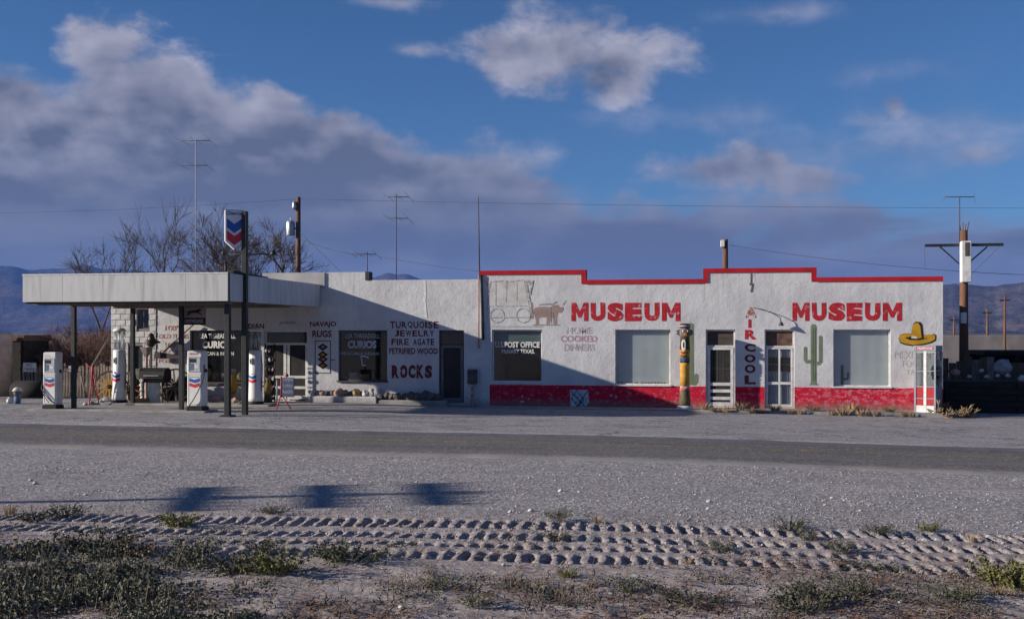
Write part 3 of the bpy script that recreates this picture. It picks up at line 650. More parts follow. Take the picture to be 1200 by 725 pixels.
# coping: level pieces and risers
cw = 0.15
def coping(mb): return mb.build('coping', m_coping, museum)
for i in range(4):
    xa, xb = mx[i], mx[i + 1]
    if i == 0: xa -= 0.05
    if i > 0 and mtop[i - 1] < mtop[i]: xa -= 0.03
    if i < 3 and mtop[i + 1] < mtop[i]: xb += 0.03
    if i > 0 and mtop[i - 1] > mtop[i]: xa += 0.032
    if i < 3 and mtop[i + 1] > mtop[i]: xb -= 0.032
    coping(MB().box(xa, xb, -0.03, 0.33, mtop[i] - 0.10, mtop[i] + 0.06))
for i in (1, 2, 3):
    hi, lo = max(mtop[i - 1], mtop[i]), min(mtop[i - 1], mtop[i])
    if mtop[i - 1] > mtop[i]: coping(MB().box(mx[i] - 0.15, mx[i] + 0.028, -0.028, 0.328, lo - 0.08, hi - 0.102))
    else: coping(MB().box(mx[i] - 0.028, mx[i] + 0.15, -0.028, 0.328, lo - 0.08, hi - 0.102))
# MUSEUM twice, AIR COOL, faded signs
letters('MUSEUM', [(669.5, 689.5), (692.2, 709), (711.5, 730.5), (732.3, 752), (755, 773), (775.5, 797.3)], 354.6, 376.2, m_red, museum, bold=0.075)
letters('MUSEUM', [(928.6, 948.5), (951, 968.6), (971, 990.5), (992, 1010.6), (1013.5, 1031.5), (1034.4, 1057)], 354.6, 376.0, m_red, museum, bold=0.075)
for ch, y0, y1 in (('A', 360, 372), ('I', 374, 384), ('R', 386.3, 397.6)):
    ptext(ch, *((877, 880.5) if ch == 'I' else (873, 886.5)), y0, y1, m_fadedred if ch == 'A' else m_red, museum, name='painted_letter', bold=0.05)
for ch, y0, y1 in (('C', 402.5, 412), ('O', 415, 424.5), ('O', 427, 437), ('L', 439.5, 450)):
    ptext(ch, 872.5, 885.5, y0, y1, m_maroon, museum, name='painted_letter', bold=0.05)
ptext('HOME', 664, 694, 383, 391, m_ghost, museum); ptext('COOKED', 657, 700, 393, 400.5, m_ghostred, museum); ptext('DINNERS', 661, 697, 402.5, 411, m_ghost, museum)
m_gh2 = paint('very_faded_paint', (0.53, 0.47, 0.47), (0.61, 0.58, 0.58), 0.45, 9.0, 0.15)
ptext('MEXICAN', 1048.5, 1090, 411, 420, m_gh2, museum, bold=0.0); ptext('FOOD', 1058, 1082, 422, 430, m_gh2, museum, bold=0.0); ptext('TACOS', 1062, 1088, 433, 438.5, m_gh2, museum, bold=0.0)
# wagon and ox mural
m_mur = paint('mural_brown', (0.33, 0.26, 0.21), (0.60, 0.58, 0.56), 0.52, 10, 0.12)
m_murline = paint('mural_line', (0.37, 0.325, 0.30), (0.6, 0.58, 0.56), 0.46, 12, 0.12)
m_ox = paint('mural_ox', (0.36, 0.26, 0.23), (0.5, 0.44, 0.42), 0.62, 10, 0.1)
m_murcloth = paint('mural_canvas', (0.60, 0.585, 0.56), (0.55, 0.52, 0.49), 0.56, 6, 0.1)
def pp(pts): return [(PX(a, 0), PZ(a, b_, 0)) for a, b_ in pts]
MB().sheet(pp([(571, 358.5), (573, 336), (569, 330), (572, 328), (586, 329.5), (600, 331), (614, 328), (622, 328), (619, 336), (620.5, 358.5)]), -0.004).build('wagon_mural', m_murcloth, museum)
mb = MB()
for i, a_ in enumerate([(581, 329, 581, 358), (594, 330, 593, 354), (606, 332, 605.5, 352)]): mb.strip(pp([a_[:2], a_[2:]]), 0.035, -0.008)
mb.strip(pp([(573, 336), (571.5, 358)]), 0.05, -0.0085); mb.strip(pp([(571, 358.5), (621, 358.5)]), 0.03, -0.009); mb.strip(pp([(569, 329), (573, 337), (575, 330)]), 0.06, -0.010)
mb.strip(pp([(578, 330), (590, 328.7), (600, 330), (612, 328)]), 0.04, -0.011); mb.strip(pp([(615.5, 330), (618, 342), (621, 357), (622.5, 366)]), 0.09, -0.012)
mb.strip(pp([(617, 328), (622, 333), (624.5, 329), (621, 345)]), 0.05, -0.013)
mb.strip(pp([(572, 372), (621, 371.5)]), 0.025, -0.014); mb.strip(pp([(571, 359), (571, 372)]), 0.025, -0.0145)
mb.build('wagon_mural', m_murline, museum)
def wheel_pts(p, y, r, n=20, a0=0, a1=2 * math.pi):
    c = (PX(p), PZ(p, y)); return [(c[0] + r * math.cos(a0 + (a1 - a0) * i / n), c[1] + r * math.sin(a0 + (a1 - a0) * i / n)) for i in range(n + 1)]
for wp in (582.5, 613):
    mb = MB(); mb.strip(wheel_pts(wp, 369.5, 0.26), 0.025, -0.010)
    mb.build('mural_wheel', m_murline, museum)
def ox(px0, s, dy, Y):
    body = [(0, 366), (1.5, 361), (6, 359.5), (14, 359), (20, 360), (25, 357.5), (30, 357), (31.5, 360), (36, 359.5), (36.5, 362), (34, 366.5), (30, 366), (28.5, 370), (28, 374), (28.5, 380), (25, 380), (24.5, 373), (20, 372.5), (19, 380), (15.5, 380), (16, 372), (8, 371.5), (6, 374), (6.5, 380), (3, 380), (2.5, 373)]
    return MB().sheet(pp([(px0 + a * s, b_ + dy) for a, b_ in body]), Y)
ox(625, 0.98, 0, -0.005).build('ox_mural', m_ox, museum); 
for k, (pl_, w_s) in enumerate(([[(622, 356), (623, 372)], 0.13], [[(632, 357), (645, 356), (650, 359)], 0.05], [[(648, 356), (652, 353.5)], 0.03], [[(660, 357), (663, 352)], 0.025], [[(645, 360), (645.5, 378)], 0.03], [[(648, 366), (648.5, 379)], 0.03], [[(624, 380.5), (655, 380.5)], 0.03])):
    MB().strip(pp(pl_), w_s, -0.007 - 0.0012 * k).build('ox_mural', m_mur, museum)
# cactus murals and sombrero
m_cact = paint('cactus_green', (0.19, 0.235, 0.15), (0.50, 0.50, 0.46), 0.64, 9, 0.1)
def rounded(cx, z0, z1, w, n=8):
    r = w / 2; return [(cx - r, z0), (cx + r, z0)] + [(cx + r * math.cos(t), z1 - r + r * math.sin(t)) for t in np.linspace(0, math.pi, n)]
def arm_poly(x_in, x_out, zj, zt, w):
    sgn = 1 if x_out > x_in else -1; r = w / 2
    pts = [(x_in, zj - r), (x_out - sgn * 0.02, zj - r), (x_out + sgn * r, zj + r * 0.8)]
    pts += [(x_out + sgn * r * math.cos(t), zt - r + r * math.sin(t)) for t in np.linspace(0, math.pi, 7)]
    pts += [(x_out - sgn * r, zj + r), (x_in, zj + r)]
    return pts
def cactus_mural(pc, ytop, ybot, arms, w):
    MB().sheet(rounded(PX(pc), PZ(pc, ybot), PZ(pc, ytop), w), -0.004).build('cactus_mural', m_cact, museum)
    for (pa, yj, yt, k) in arms:
        sg = 1 if pa > pc else -1
        MB().sheet(arm_poly(PX(pc) + sg * w * 0.3, PX(pa), PZ(pa, yj), PZ(pa, yt), w * 0.62), -0.0045 - k * 0.0005).build('cactus_mural', m_cact, museum)
cactus_mural(953.5, 379.5, 449.5, [(943.8, 423.5, 406, 1), (961.6, 425.5, 393, 2)], 0.20)
MB().sheet(pp([(948, 451), (951, 448), (956, 448), (959.5, 451)]), -0.0065).build('cactus_mural', m_cact, museum)
cactus_mural(809.5, 378, 451, [(816.0, 449, 437.5, 1)], 0.22)
mb = MB()
mb.strip(pp([(953.0, 384), (953.0, 446)]), 0.012, -0.009); mb.strip(pp([(955.2, 384), (955.2, 446)]), 0.012, -0.0095); mb.build('cactus_mural', M('cactus_rib', (0.10, 0.13, 0.085)), museum)
m_somb = paint('sombrero_yellow', (0.56, 0.30, 0.02), (0.45, 0.24, 0.03), 0.6, 7, 0.1)
brim = [(1053.2, 395.5), (1055, 392), (1061, 390.6), (1068, 391), (1076, 393), (1086, 392.5), (1093, 391.2), (1096, 393), (1095.5, 397.5), (1090, 400.5), (1082, 402.5), (1070, 404), (1060, 402.5), (1055, 400)]
crown_p = [(1067.5, 393.5), (1068.5, 386), (1070, 380.5), (1072.5, 378.3), (1076, 378.6), (1078.3, 382), (1079, 388), (1080, 395.5), (1074, 396.8)]
def grow(pts, kx):
    c = np.mean(np.array(pts), 0); return [(c[0] + (a - c[0]) * (1 + kx / abs(a - c[0] + 1e-3) if abs(a - c[0]) > 1 else 1), c[1] + (b_ - c[1]) * (1 + kx / abs(b_ - c[1] + 1e-3) if abs(b_ - c[1]) > 1 else 1)) for a, b_ in pts]
m_outline = paint('outline_black', (0.03, 0.025, 0.022), (0.1, 0.09, 0.08), 0.7, 9)
MB().sheet(pp([(a + 0.6, b_ + 0.6) for a, b_ in grow(brim, 0.9)]), -0.004).build('sombrero_mural', m_outline, museum)
MB().sheet(pp(brim), -0.006).build('sombrero_mural', m_somb, museum)
MB().sheet(pp([(1060, 395.5), (1068, 394), (1080, 396), (1088, 396), (1078, 398.5), (1066, 398.3)]), -0.0075).build('sombrero_mural', m_outline, museum)
MB().sheet(pp([(a + 1.4, b_ - 0.3) for a, b_ in grow(crown_p, 1.2)]), -0.009).build('sombrero_mural', m_outline, museum)
MB().sheet(pp(crown_p), -0.0105).build('sombrero_mural', m_somb, museum)
MB().sheet(pp([(1068, 393.6), (1074, 394.2), (1074, 396.6), (1068, 396)]), -0.012).build('sombrero_mural', m_whitepaint, museum)
# windows
def window(parent, hole, frm, rec, curtain=None, room=None, fw=0.05, label=None):
    x0, x1, z0, z1 = hole
    w = frame_mb(x0 + 0.002, x1 - 0.002, z0 + 0.002, z1 - 0.002, rec, rec + 0.06, fw).build('window', frm, parent)
    MB().box(x0 + fw, x1 - fw, rec + 0.025, rec + 0.031, z0 + fw, z1 - fw).build('pane', m_glass, w)
    MB().box(x0 - 0.04, x1 + 0.04, -0.045, rec - 0.002, z0 - 0.05, z0 + 0.001).build('sill', frm, w)
    if label: w['label'] = label
    return w
def curtain_mb(x0, x1, z0, z1, y, amp=0.012, pitch=0.16):
    mb = MB(); n = 60; top = []; bot = []
    for i in range(n + 1):
        x = x0 + (x1 - x0) * i / n; yy = y + amp * math.sin(2 * math.pi * x / pitch + 1.5 * math.sin(x * 2.2)); top.append((x, yy, z1)); bot.append((x, yy, z0))
    return mb.rings([bot, top], smooth=True, caps=False, close=False)
w_ = window(museum, W1, m_trim, 0.13, fw=0.045); 
MB().box(W1[0] + 0.06, W1[1] - 0.06, 0.20, 0.22, 2.28, W1[3] - 0.03).build('blind', m_blind, w_)
ptext('U.S.POST OFFICE', 580.3, 632.3, 400.2, 407.2, m_whitepaint, w_, Y=0.148, bold=0.035, name='window_lettering')
ptext('McNARY TEXAS.', 588, 626.5, 409, 414, m_whitepaint, w_, Y=0.148, bold=0.03, name='window_lettering')
for hole in (W2, W3):
    w_ = window(museum, hole, m_trim, 0.13, fw=0.04)
    curtain_mb(hole[0] + 0.02, hole[1] - 0.02, hole[2], hole[3], 0.21, 0.0015, 0.47).build('curtain', m_curtain, w_)
    if hole is W2:
        for k in range(16):
            xx = hole[0] + 0.10 + k * 0.11
            MB().rock((xx, 0.185, hole[2] + 0.065), 0.035, k + 2, (1, 0.4, 1), 1).build('ornament', m_trim if k in (2, 5, 7) else m_rock[3], w_)
    else:
        mb = MB().sheet([(a, b_) for a, b_ in rounded(hole[0] + 0.32, hole[2] + 0.03, hole[2] + 0.75, 0.10)], 0.19); mb.build('cactus_cutout', M('dusty_blue', (0.16, 0.19, 0.22)), w_)
        MB().sheet(arm_poly(hole[0] + 0.34, hole[0] + 0.52, hole[2] + 0.25, hole[2] + 0.50, 0.07), 0.189).build('cactus_cutout', MATS['dusty_blue'], w_)
# door with screen and rails
def door_base(hole, parent, rec, zt):
    x0, x1, z0, z1 = hole
    d = frame_mb(x0 + 0.002, x1 - 0.002, z0, z1 - 0.002, rec, rec + 0.08, 0.05, 0.03).build('door', m_trim, parent)
    MB().box(x0 + 0.052, x1 - 0.052, rec + 0.01, rec + 0.07, zt - 0.03, zt + 0.03).build('transom_bar', m_trim, d)
    return d
x0, x1, z0, z1 = D1; zt = PZ(843, 405.5)
d = door_base(D1, museum, 0.10, zt)
MB().box(x0 + 0.052, x1 - 0.052, 0.15, 0.165, zt + 0.03, z1 - 0.05).build('transom_panel', M('brown_slats', (0.11, 0.085, 0.07), (0.055, 0.045, 0.04), 3, 0.9, 0.5, 12, stretch=(1, 1, 14)), d)
xa, xb = x0 + 0.06, x1 - 0.06; zb = z0 + 0.04
for q in ((xa, xa + 0.10), (xb - 0.10, xb)): MB().box(q[0], q[1], 0.085, 0.12, zb, zt - 0.035).build('stile', m_trim, d)
MB().box(xa + 0.102, xb - 0.102, 0.087, 0.118, zt - 0.13, zt - 0.037).build('rail', m_trim, d)
for zr in (0.88, 0.64, 0.38): MB().box(xa + 0.102, xb - 0.102, 0.087, 0.118, zr - 0.055, zr + 0.055).build('rail', m_trim, d)
MB().box(xa + 0.102, xb - 0.102, 0.087, 0.118, zb, zb + 0.14).build('rail', m_trim, d)
m_screen = M('insect_screen', (0.03, 0.028, 0.028), (0.045, 0.04, 0.038), 4, 0.9)
MB().box(xa + 0.102, xb - 0.102, 0.122, 0.126, zb + 0.14, zt - 0.13).build('screen', m_screen, d)
for fx in (0.36, 0.68): MB().box(xa + 0.1 + fx * (xb - xa - 0.2) - 0.008, xa + 0.1 + fx * (xb - xa - 0.2) + 0.008, 0.114, 0.121, 0.95, zt - 0.132).build('glazing_bar', M('greyed_bar', (0.12, 0.11, 0.10)), d)
MB().box(xa + 0.102, xb - 0.102, 0.112, 0.1205, 1.42, 1.44).build('glazing_bar', MATS['greyed_bar'], d)
x0, x1, z0, z1 = D2; zt = PZ(913, 406)
d = door_base(D2, museum, 0.10, zt)
MB().box(x0 + 0.052, x1 - 0.052, 0.15, 0.165, zt + 0.03, z1 - 0.05).build('transom_panel', M('brown_sacking', (0.17, 0.10, 0.075), (0.09, 0.055, 0.045), 5, 0.9, 0.5, 12), d)
xa, xb = x0 + 0.06, x1 - 0.06; xm = (xa + xb) / 2; zb = z0 + 0.04; zm = 0.93
for q in ((xa, xa + 0.06), (xm - 0.03, xm + 0.03), (xb - 0.06, xb)): MB().box(q[0], q[1], 0.085, 0.125, zb, zt - 0.035).build('stile', m_trim, d)
for q in ((xa + 0.062, xm - 0.032), (xm + 0.032, xb - 0.062)):
    MB().box(q[0], q[1], 0.087, 0.123, zm - 0.045, zm + 0.045).build('rail', m_trim, d); MB().box(q[0], q[1], 0.087, 0.123, zb, zb + 0.09).build('rail', m_trim, d); MB().box(q[0], q[1], 0.087, 0.123, zt - 0.09, zt - 0.037).build('rail', m_trim, d)
    MB().box(q[0], q[1], 0.102, 0.106, zb + 0.09, zm - 0.045).build('pane', m_glass, d); MB().box(q[0], q[1], 0.102, 0.106, zm + 0.045, zt - 0.09).build('pane', m_glass, d)
    for zc in (1.35, 1.62): MB().box(q[0] + 0.02, q[1] - 0.02, 0.128, 0.14, zc, zc + 0.22).build('notice', m_interior, d)
curtain_mb(xa, xb, zb, zt - 0.05, 0.17, 0.008, 0.1).build('curtain', M('lavender_curtain', (0.33, 0.34, 0.42), (0.26, 0.27, 0.33), 2, 0.9, stretch=(5, 5, 0.4)), d)
# gooseneck lamp, vent patch, corner conduit, painted poster on the red base
la = thing('gooseneck_lamp', (PX(882.5), -0.02, PZ(882, 360)), 'dark gooseneck lamp reaching out over the right-hand museum door', 'lamp')
A_ = PT(883, 360.5, 0); B_ = PT(906, 367, -0.14); C_ = PT(914, 372, -0.19); E_ = PT(915.5, 378, -0.20)
MB().tube([A_, (A_ + B_) / 2 + Vector((0, 0, 0.03)), B_, C_, E_], 0.014, 6).build('arm', m_dark, la)
MB().lathe([(0.03, E_.z + 0.03), (0.05, E_.z), (0.095, E_.z - 0.10), (0.09, E_.z - 0.105), (0.04, E_.z - 0.03)], E_.x, E_.y, 12).build('shade', m_dark, la)
MB().lathe([(0.05, 0), (0.05, 0.02)], 0, 0, 10)
mb = MB(); mb.strip(pp([(880.5, 321), (880.5, 333)]), 0.06, -0.006); mb.strip(pp([(879, 333), (882, 333), (881, 341), (880, 341)]), 0.07, -0.008); mb.build('stain', M('soot_stain', (0.13, 0.12, 0.12)), museum)
post_m = paint('peeling_white', (0.55, 0.56, 0.60), (0.16, 0.06, 0.06), 0.55, 12, 0.05)
MB().sheet(pp([(668, 456.5), (689, 456.5), (690.5, 470), (686, 478.5), (668.5, 478)]), -0.005).build('poster_patch', post_m, museum)
mb = MB(); mb.strip(pp([(669, 458), (686, 477)]), 0.03, -0.008); mb.strip(pp([(689, 457), (675, 478)]), 0.03, -0.0085); mb.strip(pp([(676, 457), (670, 466), (677, 476), (684, 468), (677, 459)]), 0.025, -0.009); mb.build('poster_patch', m_outline, museum)
for (a, b_, r) in ((612, 464, 0.06), (612, 470.5, 0.10), (611, 476.5, 0.11), (620, 467, 0.05), (716, 463, 0.07), (722, 465, 0.05)):
    MB().sheet([(PX(a) + r * random.uniform(.6, 1.2) * math.cos(t), PZ(a, b_) + 0.6 * r * random.uniform(.6, 1.2) * math.sin(t)) for t in np.linspace(0, 2 * math.pi, 10)[:-1]], -0.004).build('paint_chip', M('bare_plaster', (0.50, 0.50, 0.52), (0.36, 0.36, 0.38), 12), museum)
mb = MB(); mb.tube([PT(563.6, 322, -0.05), PT(564.2, 340, -0.05), PT(565.2, 372, -0.05), PT(566, 398, -0.05)], 0.05, 8); mb.build('conduit', m_dark, museum)
MB().tube([PT(561, 322, -0.06), PT(561, 408, -0.06)], 0.028, 8).build('conduit', M('pink_pipe', (0.40, 0.27, 0.25)), museum)
mb = MB(); 
for k in range(15):
    a = 578 + k * 3.9; r = random.uniform(0.05, 0.10)
    mb.sheet([(PX(a) + r * 1.5 * math.cos(t), PZ(a, 382.6) + 0.4 * r * random.uniform(.5, 1.3) * math.sin(t)) for t in np.linspace(0, 2 * math.pi, 9)[:-1]], -0.004 - k * 0.0003)
mb.build('patched_plaster', M('grey_patch', (0.46, 0.46, 0.45)), museum)

sidewalk = struct(MB().box(mx[0] + 0.1, mx[-1] + 0.4, -1.15, 0.0 - 0.002, -0.5, 0.035).build('sidewalk', m_conc))

# ------------------------------------------------------------------ store (curios) with the block-built end
XS0 = PX(183); sx = [XS0, PX(308), PX(428.5), mx[0] - 0.004]
stop_ = [4.35, 4.99, 4.68]
L1 = (PX(222), PX(303), 0.75, 2.80); DS = (PX(309), PX(360), 0.10, 2.80); L2 = (PX(396), PX(453.5), 0.90, 2.80); D3 = (PX(514), PX(543.5), 0.12, 2.80)
store = thing('curio_store', (XS0, 0, 0), 'white stucco curio store with painted signs and dark show windows beside the canopy', 'building')
Y0 = 0.03
wall_mesh(sx, stop_, [L1, DS, L2, D3], Y0, 0.33, -0.2).build('front_wall', m_store, store)
MB().box(sx[1] - 0.02, PX(380.5), -0.02, Y0 - 0.002, 4.40, 4.985).build('grey_parapet_strip', m_midgrey, store)  # greyer slab over the left stretch of the high parapet
MB().box(sx[0], sx[0] + 0.3, 0.332, 10, -0.2, 4.2).build('side_wall', m_store, store)
MB().box(sx[0] + 0.302, sx[3], 9.7, 10, -0.2, 4.2).build('back_wall', m_store, store)
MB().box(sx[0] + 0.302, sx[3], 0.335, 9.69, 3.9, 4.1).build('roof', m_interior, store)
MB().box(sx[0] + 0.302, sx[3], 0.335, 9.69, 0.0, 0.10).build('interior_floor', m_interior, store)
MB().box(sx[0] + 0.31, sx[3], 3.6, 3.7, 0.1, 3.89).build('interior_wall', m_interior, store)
MB().box(sx[2] - 0.02, sx[2] + 0.14, 0.0, 0.40, 4.682, 5.0).build('parapet_end', M('dark_flashing', (0.06, 0.06, 0.065)), store)
mb = MB(); mb.strip(pp([(497, 329), (498, 345), (497, 352), (499, 371)]), 0.10, 0.022); mb.build('plaster_seam', M('bright_plaster', (0.78, 0.78, 0.77)), store)
def ST(*a, **k): return ptext(*a, store, Y=Y0 - 0.006, **k)
YS = Y0 - 0.006
letters('TURQUOISE', even('TURQUOISE', 457, 514), 376.5, 384.5, m_maroon, store, YS, 0.03)
letters('JEWELRY', even('JEWELRY', 462, 509), 386.8, 394, m_maroon, store, YS, 0.03)
letters('FIRE', even('FIRE', 458.5, 479), 396.8, 404.2, m_maroon, store, YS, 0.03); letters('AGATE', even('AGATE', 484, 509), 396.8, 404.2, m_maroon, store, YS, 0.03)
ST('PETRIFIED WOOD', 456, 513, 407.5, 414.8, m_maroon, bold=0.03)
letters('ROCKS', even('ROCKS', 459, 506.5, 0.12), 427.5, 443, m_maroon, store, YS, 0.07)
ST('NAVAJO', 363, 394, 376.5, 384, m_maroon, bold=0.03); ST('RUGS', 366, 388.5, 387, 395, m_maroon, bold=0.035)
ST('INDIAN', 283, 309.5, 379, 385, m_maroon, bold=0.03); ST('JEWELRY', 327, 347, 376.5, 380.5, m_maroon, bold=0.0)
ST("100'S", 193.5, 213, 381, 387.5, m_fadedred); ST('OLD ITEMS', 186, 221, 391.3, 396.5, m_fadedred); ST("1000'S", 193.5, 216, 401, 407, m_fadedred); ST('OF CURIOS', 187, 221, 410, 415.3, m_fadedred); ST('FOSSILS', 186, 212, 420.5, 425, m_fadedred)
# rug painted on the pier
mb = MB(); mb.strip(pp([(369, 399.3), (387, 399.3), (387, 437), (369, 437)]), 0.03, YS, True); mb.strip(pp([(387, 421.5), (392, 421.5)]), 0.03, YS - 0.002); mb.build('rug_mural', m_outline, store)
for k, y in enumerate((406.5, 415.3, 420.8, 428)):
    c = (PX(378), PZ(378, y)); 
    MB().sheet([(c[0] - 0.21, c[1]), (c[0], c[1] - 0.14), (c[0] + 0.21, c[1]), (c[0], c[1] + 0.14)], YS - 0.001 - k * 0.001).build('rug_mural', m_outline, store)
    MB().sheet([(c[0] - 0.10, c[1]), (c[0], c[1] - 0.065), (c[0] + 0.10, c[1]), (c[0], c[1] + 0.065)], YS - 0.006 - k * 0.001).build('rug_mural', m_somb if k % 2 else m_fadedred, store)
# windows and doors of the store
m_dframe = M('dim_frame', (0.11, 0.095, 0.09), (0.07, 0.06, 0.058), 5, 0.8)
w_ = window(store, L2, m_dframe, 0.15, fw=0.05)
ptext('LEA THREADGILL', 405, 445, 390.8, 396.2, m_bluewhite, w_, Y=0.168, bold=0.0, name='window_lettering'); ptext('CURIOS', 407.5, 441, 399, 408, m_bluewhite, w_, Y=0.168, bold=0.04, name='window_lettering'); ptext('MEXICAN & INDIAN', 399.5, 444, 412.3, 416, m_bluewhite, w_, Y=0.168, bold=0.0, name='window_lettering')
mb = MB(); mb.strip([(PX(420) + 0.04, PZ(420, 418)), (PX(425), PZ(425, 417)), (PX(430), PZ(430, 419))], 0.06, 0.168); mb.strip([(PX(422), PZ(422, 420)), (PX(423), PZ(423, 428)), (PX(427), PZ(427, 428))], 0.05, 0.166); mb.build('window_emblem', m_bluewhite, w_)
for a, b_, wd, hh, mm in ((408.5, 447, 0.34, 0.30, m_rock[0]), (421, 447, 0.36, 0.24, m_rock[2]), (445, 447, 0.36, 0.10, m_rock[3])):
    MB().bevbox(PX(a, 0.4), PX(a, 0.4) + wd, 0.4, 0.66, 0.90, 0.90 + hh, 0.03).build('display_box', mm, w_)
MB().box(L2[0] + 0.05, L2[1] - 0.05, 0.335, 0.9, 0.86, 0.895).build('display_shelf', m_dframe, w_)
w_ = window(store, L1, m_dframe, 0.15, fw=0.05)
ptext('LEA THREADGILL', 234, 276, 390.5, 396.5, m_whitepaint, w_, Y=0.168, bold=0.03, name='window_lettering'); ptext('CURIOS', 237, 269.5, 399.5, 408, m_whitepaint, w_, Y=0.168, bold=0.05, name='window_lettering'); ptext('MEXICAN & INDIAN', 232, 274, 412, 416.3, m_whitepaint, w_, Y=0.168, bold=0.02, name='window_lettering')
for y, h_ in ((396, 10), (412, 5), (426, 7)): MB().box(PX(281), PX(284), 0.16, 0.166, PZ(282, y + h_), PZ(282, y)).build('price_card', m_whitepaint, w_)
for k in range(8):
    xx = PX(226 + k * 9.5, 0.6); MB().rock((xx, 0.55, 1.0 + 0.08 * (k % 3)), 0.16, k + 31, (1, .8, 1.1), 2).build('display_curio', m_rock[k % 4], w_)
def plain_door(hole, rec, parent, leafs, label=None):
    x0, x1, z0, z1 = hole; zt = 2.28
    d = frame_mb(x0 + 0.002, x1 - 0.002, z0, z1 - 0.002, rec, rec + 0.08, 0.06, 0.03).build('door', m_dframe if leafs == 1 else m_trim, parent)
    MB().box(x0 + 0.062, x1 - 0.062, rec + 0.01, rec + 0.07, zt - 0.04, zt + 0.04).build('transom_bar', m_trim if leafs == 2 else m_dframe, d)
    MB().box(x0 + 0.062, x1 - 0.062, rec + 0.035, rec + 0.041, zt + 0.04, z1 - 0.06).build('transom_pane', m_glass, d)
    return d, zt
d, zt = plain_door(D3, 0.13, store, 1)
x0, x1, z0, z1 = D3
m_cleaf = M('dull_door', (0.19, 0.18, 0.185), (0.14, 0.13, 0.14), 3, 0.8)
MB().box(x0 + 0.07, x1 - 0.07, 0.15, 0.19, z0 + 0.03, zt - 0.045).build('door_leaf', M('dark_brown_door', (0.032, 0.024, 0.024), (0.045, 0.033, 0.03), 3, 0.7), d)
frame_mb(x0 + 0.068, x1 - 0.068, z0 + 0.032, zt - 0.047, 0.135, 0.148, 0.085, 0.14).build('door_rim', m_cleaf, d)
MB().lathe([(0.0, 1.0), (0.03, 1.01), (0.03, 1.05), (0.0, 1.06)], x0 + 0.13, 0.11, 8).build('knob', m_metal, d)
d, zt = plain_door(DS, 0.13, store, 2)
x0, x1, z0, z1 = DS; xm = (x0 + x1) / 2
for q in ((x0 + 0.065, x0 + 0.13), (xm - 0.13, xm - 0.02), (xm + 0.02, xm + 0.12), (x1 - 0.13, x1 - 0.065)): MB().box(q[0], q[1], 0.14, 0.18, z0 + 0.03, zt - 0.045).build('stile', m_trim if q[0] > x0 + 0.2 else m_dframe, d)
for q in ((x0 + 0.132, xm - 0.132), (xm + 0.122, x1 - 0.132)):
    for zr, hw in ((1.02, 0.05), (0.62, 0.05), (0.24, 0.07)): MB().box(q[0], q[1], 0.142, 0.178, zr - hw, zr + hw).build('rail', m_trim, d)
    MB().box(q[0], q[1], 0.158, 0.163, 0.3, zt - 0.05).build('screen', m_screen, d)
# block-built end of the store: each block a piece
XB0 = PX(130); hw_ = (PX(160), PX(174), PZ(166, 385), PZ(166, 362)); hd_ = (PX(150), PX(167), 0.08, PZ(158, 405))
shell = wall_mesh([XB0, XS0 - 0.004], [4.3], [hw_, hd_], 0.035, 0.32, -0.2).build('block_wall', m_mortar, store)
MB().box(XB0, XB0 + 0.25, 0.322, 6, -0.2, 4.3).build('side_wall', m_block, store)
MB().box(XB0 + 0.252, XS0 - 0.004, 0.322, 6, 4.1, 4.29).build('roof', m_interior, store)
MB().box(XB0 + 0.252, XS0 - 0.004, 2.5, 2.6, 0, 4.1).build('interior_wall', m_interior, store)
bw, bh, gap = 0.395, 0.212, 0.014
bmesh_cache = {}
for r in range(19):
    z = 0.05 + r * (bh + gap); x = XB0 + 0.004 - (r % 2) * 0.2
    while x < XS0 - 0.02:
        xa, xb = max(x, XB0 + 0.004), min(x + bw, XS0 - 0.01); segs = [(xa, xb)]
        for hx0, hx1, hz0, hz1 in (hw_, hd_):
            if z + bh > hz0 - 0.02 and z < hz1 + 0.02:
                ns = []
                for a, b_ in segs:
                    if b_ <= hx0 or a >= hx1: ns.append((a, b_)); continue
                    if a < hx0: ns.append((a, hx0 - 0.005))
                    if b_ > hx1: ns.append((hx1 + 0.005, b_))
                segs = ns
        for a, b_ in segs:
            if b_ - a < 0.05: continue
            key = round(b_ - a, 2)
            if key not in bmesh_cache: bmesh_cache[key] = MB().bevbox(0, key, 0, 0.04, 0, bh, 0.010).mesh('block', m_block)
            o = bpy.data.objects.new('block', bmesh_cache[key]); col.objects.link(o); o.parent = shell
            o.location = (a - XS0, 0.004 + random.uniform(-0.006, 0.006), z)
        x += bw + gap
wf = frame_mb(hw_[0], hw_[1], hw_[2], hw_[3], 0.10, 0.15, 0.05).build('window', m_dframe, store); MB().box(hw_[0] + .05, hw_[1] - .05, 0.12, 0.126, hw_[2] + .05, hw_[3] - .05).build('pane', m_glass, wf); MB().box((hw_[0] + hw_[1]) / 2 - .015, (hw_[0] + hw_[1]) / 2 + .015, 0.105, 0.119, hw_[2] + .05, hw_[3] - .05).build('glazing_bar', m_dframe, wf)
dd = MB().box(hd_[0] + 0.01, hd_[1] - 0.01, 0.14, 0.19, 0.09, hd_[3] - 0.01).build('door', M('green_black_door', (0.025, 0.032, 0.03)), store)

